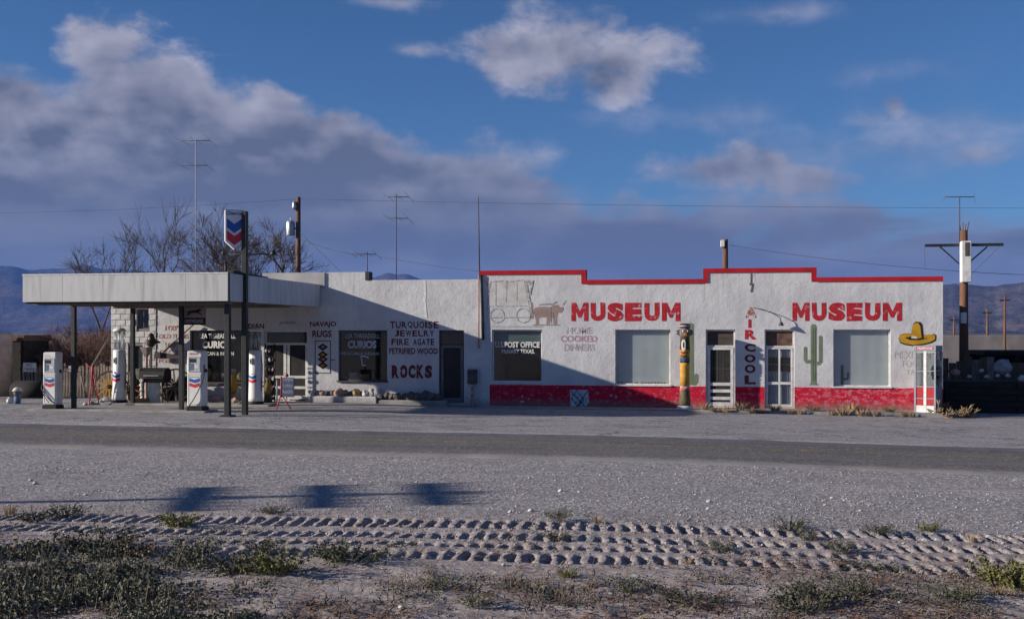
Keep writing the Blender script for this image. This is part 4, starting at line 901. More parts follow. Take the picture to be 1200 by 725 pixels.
# whitewashed ledge in front of the store's pier and window, with rocks set out on it
lx0, lx1 = PX(362, -0.5), PX(522, -0.5)
mb = MB().bevbox(lx0, PX(441, -0.5), -0.50, Y0 - 0.003, -0.05, 0.34, 0.03); ledge = solo(mb, 'display_ledge', m_store, 'low whitewashed ledge under the store window with a row of rocks', 'ledge')
lg2 = solo(MB().bevbox(PX(441.5, -0.5), lx1, -0.46, Y0 - 0.003, -0.05, 0.22, 0.03), 'display_ledge', m_conc, 'low grey concrete ledge below the word ROCKS', 'ledge')
rk = [(366, 0, .10), (371, 3, .12), (378.5, 1, .14), (384.5, 3, .10), (390, 3, .13), (398, 1, .19), (404.5, 2, .14), (410.5, 3, .12), (417.5, 2, .18), (424, 3, .12), (429, 0, .15), (434.5, 0, .18), (440, 0, .17), (446, 3, .13), (452.5, 3, .17), (459, 3, .15), (466, 3, .17), (473.5, 3, .14), (481, 3, .19), (489, 3, .16), (497.5, 3, .21), (505, 3, .18), (512, 3, .15)]
cname = ['pale grey', 'rose-coloured', 'ochre', 'dark']
seen = {}
ordw = ['first', 'second', 'third', 'fourth', 'fifth', 'sixth', 'seventh', 'eighth', 'ninth', 'tenth', 'eleventh', 'twelfth', 'thirteenth', 'fourteenth', 'fifteenth']
for i, (p, ci, r) in enumerate(rk):
    k = seen.get(ci, 0); seen[ci] = k + 1
    ztop = 0.34 if p < 441 else 0.22
    solo(MB().rock((PX(p, -0.3), -0.28 + 0.06 * math.sin(i * 2.3), ztop + r * 0.72), r, i + 3, (1, 0.8, 0.95), 2), 'rock', m_rock[ci],
         f'{ordw[k]} {cname[ci]} rock from the left in the row on the store ledge', 'rock', 'rocks set out on the store ledge')

# mailbox by the post office corner
mbx = thing('mailbox', (PX(553, -0.1), -0.1, PZ(553, 450)), 'dark box mailbox fixed between the brown door and the post office window', 'mailbox')
a, b_ = PX(548, -.2), PX(558, -.2); zl, zh = PZ(553, 449.5, -.1), PZ(553, 432.5, -.1)
MB().bevbox(a, b_, -0.24, 0.02, zl, zh, 0.015).build('box', m_dframe, mbx); MB().box(a + .04, b_ - .04, -0.252, -0.242, zh - .14, zh - .09).build('slot_flap', m_dark, mbx)
MB().box((a + b_) / 2 - 0.04, (a + b_) / 2 + 0.04, -0.17, -0.09, gzf(a, 0), zl).build('post', m_fadedred, mbx)

# ------------------------------------------------------------------ canopy
cx0, cx1, cy0 = -21.55, -14.62, -8.2; cz0, cz1 = 3.68, 4.53
canopy = thing('filling_station_canopy', ((cx0 + cx1) / 2, -4, 0), 'flat white filling station canopy on dark posts over the pumps', 'canopy')
n = 5; w = (cx1 - cx0) / n
for i in range(n): MB().box(cx0 + i * w + 0.004, cx0 + (i + 1) * w - 0.004, cy0, cy0 + 0.05, cz0, cz1 + random.uniform(-0.006, 0.006)).build('fascia_panel', m_fascia, canopy)
n = 6; w = (-0.03 - cy0 - 0.056) / n
for i in range(n):
    for xs_ in (cx0, cx1 - 0.05):
        if xs_ == cx0 and False: continue
        MB().box(xs_, xs_ + 0.05, cy0 + 0.056 + i * w + 0.003, cy0 + 0.056 + (i + 1) * w - 0.003, cz0, cz1).build('fascia_panel', m_fascia, canopy)
MB().box(cx1 + 0.002, cx1 + 0.03, cy0 - 0.012, cy0 + 0.10, cz0 - 0.02, cz1 + 0.02).build('corner_trim', m_dark, canopy)
MB().box(cx0 - 0.01, cx1 + 0.01, cy0 - 0.012, cy0 - 0.002, cz1 - 0.01, cz1 + 0.03).build('edge_trim', m_trim, canopy)
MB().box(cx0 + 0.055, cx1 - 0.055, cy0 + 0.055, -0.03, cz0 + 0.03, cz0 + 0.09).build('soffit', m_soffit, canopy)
MB().box(cx0 + 0.055, cx1 - 0.055, cy0 + 0.055, -0.03, cz1 - 0.18, cz1 - 0.1).build('roof_deck', m_midgrey, canopy)
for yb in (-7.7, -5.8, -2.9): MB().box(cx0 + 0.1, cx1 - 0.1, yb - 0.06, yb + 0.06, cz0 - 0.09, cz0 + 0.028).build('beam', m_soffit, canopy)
MB().box(cx0 + 0.06, cx1 - 0.02, cy0 + 0.06, cy0 + 0.14, cz0 - 0.06, cz0 + 0.028).build('drip_edge', m_dark, canopy)
posts = [(-21.25, -5.8), (-20.7, -2.9), (-17.35, -5.8), (-14.85, -7.7)]
for k, (x, y) in enumerate(posts):
    hw = 0.085 if k == 3 else 0.07; z = gzf(x, y)
    po = MB().bevbox(x - hw, x + hw, y - hw, y + hw, z - 0.05, cz0 - 0.092, 0.012).build('post', m_dark, canopy)
    MB().bevbox(x - 0.2, x + 0.2, y - 0.2, y + 0.2, z - 0.02, z + 0.05, 0.02).build('base_plate', m_dark, po)
MB().tube([(cx1 - 0.25, cy0 + 0.4, cz1 - 0.1), (cx1 - 0.25, cy0 + 0.4, cz1 + 0.36)], 0.04, 8).build('vent_pipe', m_dark, canopy)
MB().bar((cx1 - 0.2, cy0 + 0.6, cz1 + 0.05), (cx1 - 0.2, cy0 + 3.4, cz1 - 0.02), 0.2, 0.14).build('roof_gutter', m_dark, canopy)
# pump islands
for (ya, yb, xa, xb, lab) in ((-6.45, -5.45, -22.6, -16.2, 'front'), (-3.1, -2.1, -22.3, -15.4, 'rear')):
    z = gzf(-18, ya) ; solo(MB().bevbox(xa, xb, ya, yb, z - 0.1, z + 0.06, 0.03), 'pump_island', m_conc, f'low {lab} concrete pump island under the canopy, ' + ('nearest the road' if lab == 'front' else 'nearest the store'), 'pump island', 'pump islands')

# hanging bus sign under the canopy
hs_ = thing('hanging_sign', (PX(229, -5.5), -5.5, PZ(229, 380, -5.5)), 'small hanging bus sign under the canopy with a running dog panel', 'sign')
xa, xb = PX(215.5, -5.5), PX(241, -5.5); za, zb, zc = PZ(229, 380.5, -5.5), PZ(229, 372, -5.5), PZ(229, 360, -5.5)
MB().bevbox(xa, xb, -5.56, -5.48, za, zb - 0.004, 0.008).build('name_board', m_black, hs_)
MB().bevbox(xa, xb, -5.56, -5.48, zb, zc, 0.008).build('dog_board', M('pinkish_board', (0.34, 0.26, 0.26), (0.27, 0.2, 0.2), 5), hs_)
text_obj('GREYHOUND', xa + 0.05, xb - 0.05, za + 0.06, zb - 0.06, -5.563, m_bluewhite, hs_, bold=0.02)
dx, dz = xa + 0.06, zb + 0.06
dog = [(0, .10), (.08, .13), (.2, .17), (.35, .18), (.48, .22), (.56, .23), (.62, .19), (.55, .17), (.50, .13), (.60, .06), (.64, .04), (.6, .03), (.46, .09), (.34, .10), (.22, .09), (.12, .02), (.02, .01), (.1, .06), (.14, .10)]
MB().sheet([(dx + a, dz + b_) for a, b_ in dog], -5.564).build('dog_emblem', m_outline, hs_)
for x in (xa + 0.1, xb - 0.1): MB().box(x - 0.012, x + 0.012, -5.532, -5.508, zc, cz0 + 0.028).build('hanger', m_dark, hs_)

# ------------------------------------------------------------------ brand pole sign
bp = GP(287, 488, 0.05); zp = gzf(bp.x, bp.y)
sg = thing('pole_sign', (bp.x, bp.y, zp), 'tall dark post with hanging white sign of blue and red chevrons', 'sign', local=True)
ht = 6.55 - zp; 
MB().bevbox(-0.085, 0.085, -0.085, 0.085, 0, ht, 0.015).build('post', m_dark, sg)
m_signw = M('sign_white', (0.74, 0.74, 0.73), (0.68, 0.68, 0.67), 3, 0.4)
ang = TH + math.radians(19)      # turned so that its edge looks left
R_ = Matrix.Rotation(ang, 4, 'Z'); T_ = Matrix.Translation((-0.36, -0.02, 0))
sw, sdp = 0.28, 0.15; zs0, zs1, zs2 = 5.34 - zp, 5.60 - zp, 6.58 - zp
pent = [(-sw, zs2), (-sw, zs1), (0, zs0), (sw, zs1), (sw, zs2)]
def turned(mb): mb.v = [tuple(T_ @ R_ @ Vector(q)) for q in mb.v]; return mb
box_ = turned(MB().prism(pent[::1], -sdp, sdp)).build('sign_box', m_signw, sg)
for sd_ in (-1, 1):
    y_ = sd_ * (sdp + 0.004)
    for (z_, mm) in ((5.98 - zp, m_blue), (5.60 - zp, m_redenamel)):
        ch = [(-sw * .82, z_ + 0.33), (0, z_ + 0.16), (sw * .82, z_ + 0.33), (sw * .82, z_ + 0.05), (0, z_ - 0.13), (-sw * .82, z_ + 0.05)]
        turned(MB().sheet(ch if sd_ < 0 else ch[::-1], y_)).build('chevron', mm, box_)
    turned(MB().sheet([(-sw, zs2 + .004), (sw, zs2 + .004), (sw, zs2 - 0.01), (-sw, zs2 - 0.01)], y_)).build('rim', m_dark, box_)
t_ = text_obj('Chevron', -0.25, 0.25, zs2 - 0.16, zs2 - 0.045, -sdp - 0.005, m_blue, sg, name='sign_lettering', bold=0.03); t_.data.transform(T_ @ R_)
for z_ in (zs1 + 0.1, zs2 - 0.1): MB().box(-0.2, -0.087, -0.02, 0.02, z_ - 0.02, z_ + 0.02).build('bracket', m_dark, sg)
za_ = 5.19 - zp
MB().tube([(-0.70 * C, -0.70 * S, za_), (0.92 * C, 0.92 * S, za_)], 0.017, 6).build('lamp_arm', m_dark, sg)
lx, ly = 0.90 * C, 0.90 * S
MB().lathe([(0.10, za_ - 0.03), (0.115, za_ - 0.02), (0.09, za_ + 0.06), (0.05, za_ + 0.12), (0.0, za_ + 0.14)], lx, ly, 12).build('lamp_shade', m_dark, sg)
MB().lathe([(0.04, za_ - 0.02), (0.06, za_), (0.04, za_ + 0.10), (0.0, za_ + 0.11)], -0.68 * C, -0.68 * S, 10).build('lamp_shade', m_dark, sg)

# ------------------------------------------------------------------ gasoline pumps
def chevrons(parent, x, y, z, s, curve=None):
    for dz, mm in ((0.0, m_blue), (-0.145 * s, m_redenamel)):
        pts = [(-0.165, 0.05), (0, 0.0), (0.165, 0.05), (0.165, -0.055), (0, -0.105), (-0.165, -0.055)]
        mb = MB(); top_, bot_ = [], []
        for i in range(13):
            u = -0.165 + 0.33 * i / 12; zt_ = 0.05 * abs(u) / 0.165; 
            xx = u * s; yy = y if curve is None else -math.sqrt(max(curve ** 2 - xx * xx, 0)) - 0.004
            top_.append((x + xx, yy, z + dz + zt_ * s)); bot_.append((x + xx, yy, z + dz + (zt_ - 0.105) * s))
        mb.rings([bot_, top_], False, False, False).build('chevron', mm, parent)
def modern_pump(label, variant):
    t = thing('fuel_pump', (0, 0, 0), label, 'fuel pump', 'box-shaped fuel pumps', local=True)
    MB().bevbox(-0.27, 0.27, -0.23, 0.23, 0, 0.13, 0.02).build('base', m_rubber, t)
    b_ = MB().bevbox(-0.245, 0.245, -0.205, 0.205, 0.132, 1.90, 0.035).build('cabinet', m_pumpwhite, t)
    MB().bevbox(-0.215, 0.215, -0.213, -0.2, 1.74, 1.85, 0.004).build('header', m_trim, t)
    f_ = frame_mb(-0.19, 0.19, 1.22, 1.70, -0.222, -0.2, 0.03).build('dial_frame', m_metal, t)
    MB().box(-0.16, 0.16, -0.212, -0.207, 1.25, 1.67).build('dial_face', M('dial_face', (0.52, 0.54, 0.56), (0.42, 0.44, 0.47), 4, 0.35), f_)
    MB().box(-0.15, 0.06, -0.217, -0.2125, 1.52, 1.64).build('price_wheel', m_black, f_); MB().box(-0.15, -0.03, -0.217, -0.2125, 1.28, 1.49).build('price_wheel', M('dial_blue', (0.16, 0.19, 0.26)), f_); MB().box(0.02, 0.14, -0.217, -0.2125, 1.34, 1.44).build('price_wheel', m_trim, f_)
    frame_mb(-0.2, 0.2, 0.2, 1.15, -0.210, -0.2, 0.012).build('panel_seam', m_metal, t)
    text_obj('CHEVRON', -0.16, 0.16, 1.045, 1.08, -0.212, m_outline, t, bold=0.0)
    chevrons(t, 0, -0.2125, 0.98, 1.0)
    MB().bevbox(-0.31, -0.246, -0.10, 0.10, 1.18, 1.62, 0.02).build('nozzle_boot', m_pumpwhite if variant == 0 else m_metal, t)
    if variant == 0: hose = [(-0.29, -0.05, 1.2), (-0.30, -0.12, 0.9), (-0.28, -0.24, 0.72), (-0.1, -0.27, 0.45), (0.10, -0.27, 0.26), (0.22, -0.25, 0.22)]; hose2 = [(-0.29, -0.06, 1.0), (-0.29, -0.22, 0.7), (-0.16, -0.26, 0.42), (0.02, -0.27, 0.22)]
    else: hose = [(0.27, -0.1, 1.45), (0.29, -0.16, 1.15), (0.27, -0.23, 0.92), (0.14, -0.28, 0.6), (-0.02, -0.28, 0.32), (-0.16, -0.27, 0.14)]; hose2 = None
    MB().tube(hose, 0.016, 6).build('hose', m_rubber, t)
    if hose2: MB().tube(hose2, 0.014, 6).build('hose', m_rubber, t)
    MB().tube([(-0.29, -0.03, 1.22), (-0.29, -0.06, 1.36), (-0.28, -0.02, 1.44)], 0.025, 6).build('nozzle', m_metal, t)
    MB().lathe([(0.02, 1.2), (0.04, 1.22), (0.04, 1.3), (0.0, 1.32)], 0.265, 0.02, 8).build('switch', m_dark, t)
    if variant: text_obj('REGULAR', -0.14, 0.14, 1.77, 1.82, -0.216, m_red, t, bold=0.02)
    return t
p1 = modern_pump('white box-shaped fuel pump at the left end of the front island', 0); q = GP(57.5, 480, 0.12); p1.location = (q.x + 0.05, -6.0, gzf(q.x, -6) + 0.055)
p2 = modern_pump('white box-shaped fuel pump at the right end of the front island', 1); p2.location = (PX(231.5, -6.0), -6.0, gzf(-17, -6) + 0.055); p2.scale = (1.08, 1.08, 1.04)
def tall_pump(label):
    t = thing('fuel_pump', (0, 0, 0), label, 'fuel pump', 'tall cylindrical fuel pumps', local=True)
    MB().lathe([(0.29, 0), (0.29, 0.06), (0.255, 0.10)], seg=20).build('base', m_rubber, t)
    MB().lathe([(0.25, 0.10), (0.25, 0.25), (0.235, 0.8), (0.225, 1.9), (0.205, 1.92), (0.16, 1.94)], seg=24).build('body', m_pumpwhite, t)
    MB().lathe([(0.165, 1.942), (0.165, 2.6)], seg=20).build('glass_cylinder', m_clearglass, t)
    MB().tube([(0, 0, 1.94), (0, 0, 2.6)], 0.03, 8).build('level_rod', m_metal, t)
    for k in range(6):
        a_ = k * math.pi / 3 + .3; MB().tube([(0.185 * math.cos(a_), 0.185 * math.sin(a_), 1.93), (0.185 * math.cos(a_), 0.185 * math.sin(a_), 2.61)], 0.014, 6).build('cage_rod', m_metal, t)
    MB().lathe([(0.20, 2.60), (0.235, 2.61), (0.235, 2.64), (0.15, 2.72), (0.0, 2.74)], seg=20).build('cap', m_pumpwhite, t)
    MB().bevbox(-0.09, 0.02, -0.262, -0.21, 1.42, 1.66, 0.012).build('price_plate', m_trim, t); MB().box(-0.06, -0.01, -0.268, -0.2625, 1.47, 1.6).build('price_mark', m_outline, t)
    text_obj('CHEVRON', -0.11, 0.11, 0.985 + 0.09, 1.02 + 0.09, -0.252, m_outline, t, bold=0.0)
    chevrons(t, 0, 0, 1.0, 0.95, curve=0.238)
    MB().tube([(0.22, 0.02, 1.75), (0.27, 0.02, 1.4), (0.29, -0.03, 0.9), (0.27, -0.04, 0.5), (0.25, 0.03, 0.9)], 0.015, 6).build('hose', m_rubber, t)
    return t
v1 = tall_pump('tall white cylindrical pump with glass top beside the block wall'); v1.location = (PX(140, -2.6), -2.6, gzf(-21, -2.6) + 0.055); v1.rotation_euler.z = math.radians(-6)
v2 = tall_pump('tall white cylindrical pump with glass top in front of the store window'); v2.location = (PX(299.5, -2.6), -2.6, gzf(-16, -2.6) + 0.055); v2.rotation_euler.z = math.radians(-10)

# ================================================================== OTHER THINGS
# ------------------------------------------------------------------ totem pole
tx, ty = PX(802.5, -0.72), -0.72; tz = 0.0
tot = thing('totem_pole', (tx, ty, tz), 'painted wooden totem pole on a white base by the red wall', 'totem pole', local=True)
MB().lathe([(0.33, 0.0), (0.33, 0.10), (0.29, 0.15), (0.24, 0.16)], seg=18).build('base', m_trim, tot)
def noisy_lathe(prof, seg=18, amp=0.03, seed=1):
    mb = MB(); rings = []
    for r, z in prof:
        rings.append([(r * (1 + amp * mnoise.noise(Vector((math.cos(a) * 2, math.sin(a) * 2, z * 5 + seed)))) * math.cos(a), r * (1 + amp * mnoise.noise(Vector((math.cos(a) * 2, math.sin(a) * 2, z * 5 + seed)))) * math.sin(a), z) for a in [2 * math.pi * j / seg for j in range(seg)]])
    return mb.rings(rings, True)
m_tdark = M('totem_dark', (0.085, 0.06, 0.03), (0.05, 0.04, 0.03), 8, 0.8, 0.4, 25)
m_tolive = M('totem_olive', (0.15, 0.125, 0.06), (0.09, 0.08, 0.045), 8, 0.8, 0.4, 25)
m_tyel = M('totem_yellow', (0.58, 0.33, 0.05), (0.44, 0.23, 0.035), 7, 0.75, 0.3, 25)
m_torange = M('totem_orange', (0.52, 0.22, 0.03), (0.42, 0.17, 0.03), 7, 0.75, 0.3, 25)
m_tblue = M('totem_blue', (0.06, 0.10, 0.15), (0.05, 0.07, 0.10), 7, 0.75, 0.3, 25)
m_tgrey = M('totem_grey', (0.23, 0.19, 0.17), (0.14, 0.12, 0.11), 9, 0.85, 0.5, 20)
m_twhite = M('totem_white', (0.66, 0.64, 0.60), (0.5, 0.48, 0.45), 7, 0.75)
noisy_lathe([(0.235, 0.16), (0.225, 0.35), (0.20, 0.62), (0.205, 0.66)], amp=0.12).build('lower_trunk', m_tolive, tot)
noisy_lathe([(0.205, 0.66), (0.20, 0.75), (0.195, 0.85)], amp=0.05, seed=3).build('rose_band', m_fadedred, tot)
noisy_lathe([(0.195, 0.85), (0.19, 1.2), (0.195, 1.55), (0.20, 1.66)], amp=0.04, seed=4).build('yellow_body', m_tyel, tot)
noisy_lathe([(0.20, 1.66), (0.20, 1.80), (0.195, 1.84)], amp=0.04, seed=5).build('blue_band', m_tblue, tot)
noisy_lathe([(0.195, 1.84), (0.20, 1.95), (0.215, 2.12)], amp=0.04, seed=6).build('orange_chest', m_torange, tot)
noisy_lathe([(0.215, 2.12), (0.20, 2.35), (0.185, 2.5), (0.19, 2.56)], amp=0.06, seed=7).build('dark_neck', m_tdark, tot)
hd = noisy_lathe([(0.19, 2.56), (0.225, 2.66), (0.23, 2.80), (0.19, 2.88)], amp=0.10, seed=8).build('carved_head', m_tgrey, tot)
noisy_lathe([(0.21, 2.88), (0.235, 2.92), (0.23, 2.98), (0.15, 3.03), (0.0, 3.04)], amp=0.05, seed=9).build('cap', m_tdark, tot)
MB().lathe([(0.236, 2.925), (0.238, 2.955)], seg=18).build('cap_band', m_twhite, tot)
def on_trunk(pts, r):   # plate wrapped on the front of the trunk: (angle fraction, z)
    return [(r * math.sin(a), -r * math.cos(a), z) for a, z in pts]
mb = MB(); face_ = on_trunk([(-.75, 2.15), (-.35, 2.08), (0.0, 2.12), (0.02, 2.35), (-.15, 2.47), (-.5, 2.47), (-.78, 2.36)], 0.228); mb.v += face_; mb.face(range(len(face_))); mb.build('face_plate', m_twhite, tot)
mb = MB(); face_ = on_trunk([(-.48, 2.2), (-.3, 2.19), (-.28, 2.38), (-.45, 2.39)], 0.238); mb.v += face_; mb.face(range(4)); mb.build('face_mark', m_tdark, tot)
for sx_ in (-1, 1):
    MB().prism([(sx_ * 0.15, 2.58), (sx_ * 0.34, 2.66), (sx_ * 0.30, 2.72), (sx_ * 0.36, 2.78), (sx_ * 0.28, 2.80), (sx_ * 0.15, 2.86)][::sx_], -0.06, 0.04).build('ear_wing', m_tgrey, tot)
    MB().lathe([(0.0, 2.72), (0.035, 2.74), (0.035, 2.79), (0.0, 2.81)], sx_ * 0.09, -0.205, 8).build('eye', m_twhite, tot)
MB().prism([(-0.05, 2.6), (0.05, 2.6), (0.03, 2.72), (-0.03, 2.72)], -0.31, -0.18).build('beak', m_torange, tot)
for z_ in (1.9, 2.02): 
    mb = MB(); q = on_trunk([(-1.0, z_), (-.5, z_ - .05), (0, z_), (.4, z_ - .04), (.4, z_ + .0), (0, z_ + .045), (-.5, z_), (-1.0, z_ + .045)], 0.222); mb.v += q; mb.face(range(len(q))); mb.build('chest_stripe', m_tdark, tot)
tot.rotation_euler.z = math.radians(8); tot.scale = (0.86, 0.86, 1.0)

# ------------------------------------------------------------------ telephone booth
bx0, bx1, by0 = PX(1077.0, -1.0), PX(1103.0, -1.0), -1.0; bd = bx1 - bx0; by1 = by0 + bd; bz = gzf(8, -1) + 0.10; bt = PZ(1085, 404.8, -1.0)
solo(MB().bevbox(bx0 - 0.1, bx1 + 0.1, by0 - 0.1, by1 + 0.12, bz - 0.3, bz, 0.02), 'booth_plinth', m_conc, 'concrete plinth under the telephone booth', 'plinth')
ph = thing('telephone_booth', ((bx0 + bx1) / 2, (by0 + by1) / 2, bz), 'glass and aluminium telephone booth with red lower panels at the building corner', 'telephone booth')
pw = 0.055
for x in (bx0, bx1 - pw):
    for y in (by0, by1 - pw): MB().box(x, x + pw, y, y + pw, bz, bt - 0.18).build('corner_post', m_alu, ph)
MB().bevbox(bx0 - 0.02, bx1 + 0.02, by0 - 0.02, by1 + 0.02, bt - 0.178, bt, 0.012).build('roof_header', m_alu, ph)
MB().box(bx0 + 0.06, bx1 - 0.06, by0 - 0.026, by0 - 0.021, bt - 0.135, bt - 0.045).build('name_strip', M('strip_red', (0.45, 0.06, 0.08), (0.35, 0.08, 0.1), 8), ph)
text_obj('TELEPHONE', bx0 + 0.1, bx1 - 0.1, bt - 0.118, bt - 0.062, by0 - 0.029, m_whitepaint, ph, bold=0.02)
MB().box(bx0, bx1, by0, by1, bz - 0.0 + 0.002, bz + 0.03).build('floor', m_alu, ph)
zr = bz + 0.92; zq = bz + 0.52
m_rp = M('booth_red_panel', (0.42, 0.018, 0.03), (0.34, 0.02, 0.03), 3, 0.5)
def glazed_side(x0, y0, x1, y1, lower):
    dxv = Vector((x1 - x0, y1 - y0, 0)).normalized()
    a, b_ = Vector((x0, y0, 0)) + dxv * pw, Vector((x1, y1, 0)) - dxv * pw
    for z in (bz + 0.06, zq, zr, bz + 1.45): MB().bar(a + Vector((0, 0, z)), b_ + Vector((0, 0, z)), 0.03, 0.035).build('rail', m_alu, ph)
    a2, b2 = a + dxv * 0.004, b_ - dxv * 0.004
    MB().bar(a2 + Vector((0, 0, (bz + 0.08 + zr - 0.02) / 2)), b2 + Vector((0, 0, (bz + 0.08 + zr - 0.02) / 2)), 0.012, zr - 0.02 - bz - 0.08).build('lower_panel', lower, ph)
    for za2, zb2 in ((zr + 0.018, bz + 1.432), (bz + 1.468, bt - 0.18)):
        MB().bar(a2 + Vector((0, 0, (za2 + zb2) / 2)), b2 + Vector((0, 0, (za2 + zb2) / 2)), 0.006, zb2 - za2).build('pane', m_clearglass, ph)
glazed_side(bx1 - pw / 2, by0 + 0.0, bx1 - pw / 2, by1, m_alu)
glazed_side(bx0 + pw / 2, by0, bx0 + pw / 2, by1, m_rp)
glazed_side(bx0, by1 - pw / 2, bx1, by1 - pw / 2, m_rp)
dr = MB().box((bx0 + bx1) / 2 - 0.045, (bx0 + bx1) / 2 + 0.045, by0 + 0.005, by0 + 0.045, bz + 0.035, bt - 0.182).build('door', m_trim, ph)
xm = (bx0 + bx1) / 2
for a, b_ in ((bx0 + pw + 0.004, xm - 0.048), (xm + 0.048, bx1 - pw - 0.004)):
    for z, hh in ((bz + 0.16, 0.125), (zq, 0.015), (zr, 0.02), (bz + 1.45, 0.015), (bt - 0.215, 0.03)): MB().box(a, b_, by0 + 0.01, by0 + 0.04, z - hh, z + hh).build('door_rail', m_trim if z < bz + 0.2 else m_alu, dr)
    MB().box(a, b_, by0 + 0.022, by0 + 0.028, bz + 0.29, zq - 0.017).build('lower_panel', m_rp, dr); MB().box(a, b_, by0 + 0.022, by0 + 0.028, zq + 0.017, zr - 0.022).build('lower_panel', m_rp, dr)
    MB().box(a, b_, by0 + 0.022, by0 + 0.028, zr + 0.022, bz + 1.433).build('pane', m_clearglass, dr); MB().box(a, b_, by0 + 0.022, by0 + 0.028, bz + 1.467, bt - 0.247).build('pane', m_clearglass, dr)
tp = MB().bevbox(bx1 - 0.24, bx1 - 0.07, by1 - 0.34, by1 - 0.12, bz + 1.15, bz + 1.62, 0.02).build('pay_telephone', m_black, ph)
MB().tube([(bx1 - 0.27, by1 - 0.24, bz + 1.28), (bx1 - 0.275, by1 - 0.22, bz + 1.4), (bx1 - 0.27, by1 - 0.24, bz + 1.54)], 0.028, 8).build('handset', m_trim, tp)

ph.rotation_euler.z = math.radians(-27)
# ------------------------------------------------------------------ tripod sign by the store door
q = GP(336, 480, 0.08)
ts = thing('tripod_sign', (q.x, q.y, gzf(q.x, q.y)), 'blue lettered board on a red tripod stand by the store door', 'sign', local=True)
m_rs = M('stand_red', (0.50, 0.05, 0.07), (0.42, 0.05, 0.06), 6, 0.6)
MB().tube([(-0.2, 0, 0.40), (-0.2, 0, 1.12)], 0.028, 8).build('upright', m_rs, ts)
for a in (0.3, 2.4, 4.5): MB().tube([(-0.2, 0, 0.52), (-0.2 + 0.34 * math.cos(a), 0.34 * math.sin(a) * 0.8, 0.0)], 0.02, 6).build('leg', m_rs, ts)
MB().bevbox(-0.17, 0.27, -0.02, 0.02, 0.42, 1.08, 0.008).build('board', M('board_blue', (0.10, 0.12, 0.20), (0.07, 0.08, 0.13), 6), ts)
for z_ in (0.55, 0.76, 0.96): text_obj({0.55: 'ROCKS', 0.76: 'CURIOS', 0.96: 'OPEN'}[z_], -0.12, 0.22, z_, z_ + 0.09, -0.026, m_bluewhite, ts, bold=0.0)
MB().lathe([(0.03, 1.1), (0.07, 1.14), (0.05, 1.2), (0.0, 1.22)], 0.0, 0, 10).build('red_lantern', m_rs, ts)

# ------------------------------------------------------------------ curios and yard things under and beside the canopy
def wagon_wheel(label, p, y, Y, r, tilt, mm, rim):
    c = PT(p, y, Y); t = thing('wagon_wheel', c, label, 'wagon wheel', 'old wagon wheels', local=True)
    mb = MB(); n = 28; rings = []
    for i in range(n):
        a = 2 * math.pi * i / n; rings.append([(math.cos(a) * q_, yy, math.sin(a) * q_) for q_, yy in ((r - 0.06, -0.03), (r, -0.03), (r, 0.03), (r - 0.06, 0.03))])
    rings.append(rings[0]); mb.rings(rings, False, False).build('rim', rim, t)
    mb = MB(); rings = [[(math.cos(a) * q_, yy, math.sin(a) * q_) for a in np.linspace(0, 2 * math.pi, 13)[:-1]] for q_, yy in ((0.05, -0.12), (0.085, -0.09), (0.085, 0.09), (0.05, 0.12))]; mb.rings(rings, True).build('hub', rim, t)
    for k in range(12):
        a = 2 * math.pi * (k + .3) / 12; MB().bar((math.cos(a) * 0.08, 0, math.sin(a) * 0.08), (math.cos(a) * (r - 0.055), 0, math.sin(a) * (r - 0.055)), 0.05, 0.05, (0, 1, 0)).build('spoke', mm, t)
    t.rotation_euler = (math.radians(-12), 0, tilt); return t
wagon_wheel('yellow-spoked wagon wheel leaning by the block wall', 128, 453, -0.9, 0.62, 0.1, m_yellow, m_tdark)
wagon_wheel('red-spoked wagon wheel behind the left cylindrical pump', 152, 453.5, -0.7, 0.60, -0.1, M('rust_red', (0.26, 0.055, 0.04), (0.18, 0.05, 0.04), 6), m_tdark)
wagon_wheel('dark wagon wheel leaning under the faded red sale lettering', 205, 451.5, -0.75, 0.66, 0.15, m_greywood, m_tdark)
# drum grill: half-barrel on legs
q = PT(182, 438, -1.6)
gr = thing('barrel_grill', (q.x, q.y, gzf(q.x, q.y)), 'black barrel grill with hooded lid standing before the block wall', 'grill', local=True)
mb = MB(); prof = [(-0.30, 0.92), (-0.22, 0.80), (0, 0.74), (0.22, 0.80), (0.30, 0.92), (0.27, 1.18), (0.12, 1.30), (-0.12, 1.30), (-0.27, 1.18)]
mb.rings([[(x, y, z) for y, z in prof] for x in (-0.50, 0.50)], False).build('barrel', m_black, gr)
for x in (-0.4, 0.4):
    for y in (-0.2, 0.2): MB().tube([(x, y, 0), (x * 0.9, y * 0.9, 0.8)], 0.022, 6).build('leg', m_dark, gr)
MB().box(-0.3, 0.3, -0.34, -0.31, 1.0, 1.03).build('handle', m_metal, gr)
MB().prism([(-0.62, 0.9), (-0.52, 0.84), (-0.50, 1.26), (-0.68, 1.27)], -0.25, 0.25).build('fire_box', M('olive_grey', (0.17, 0.18, 0.14), (0.12, 0.13, 0.10), 5), gr)
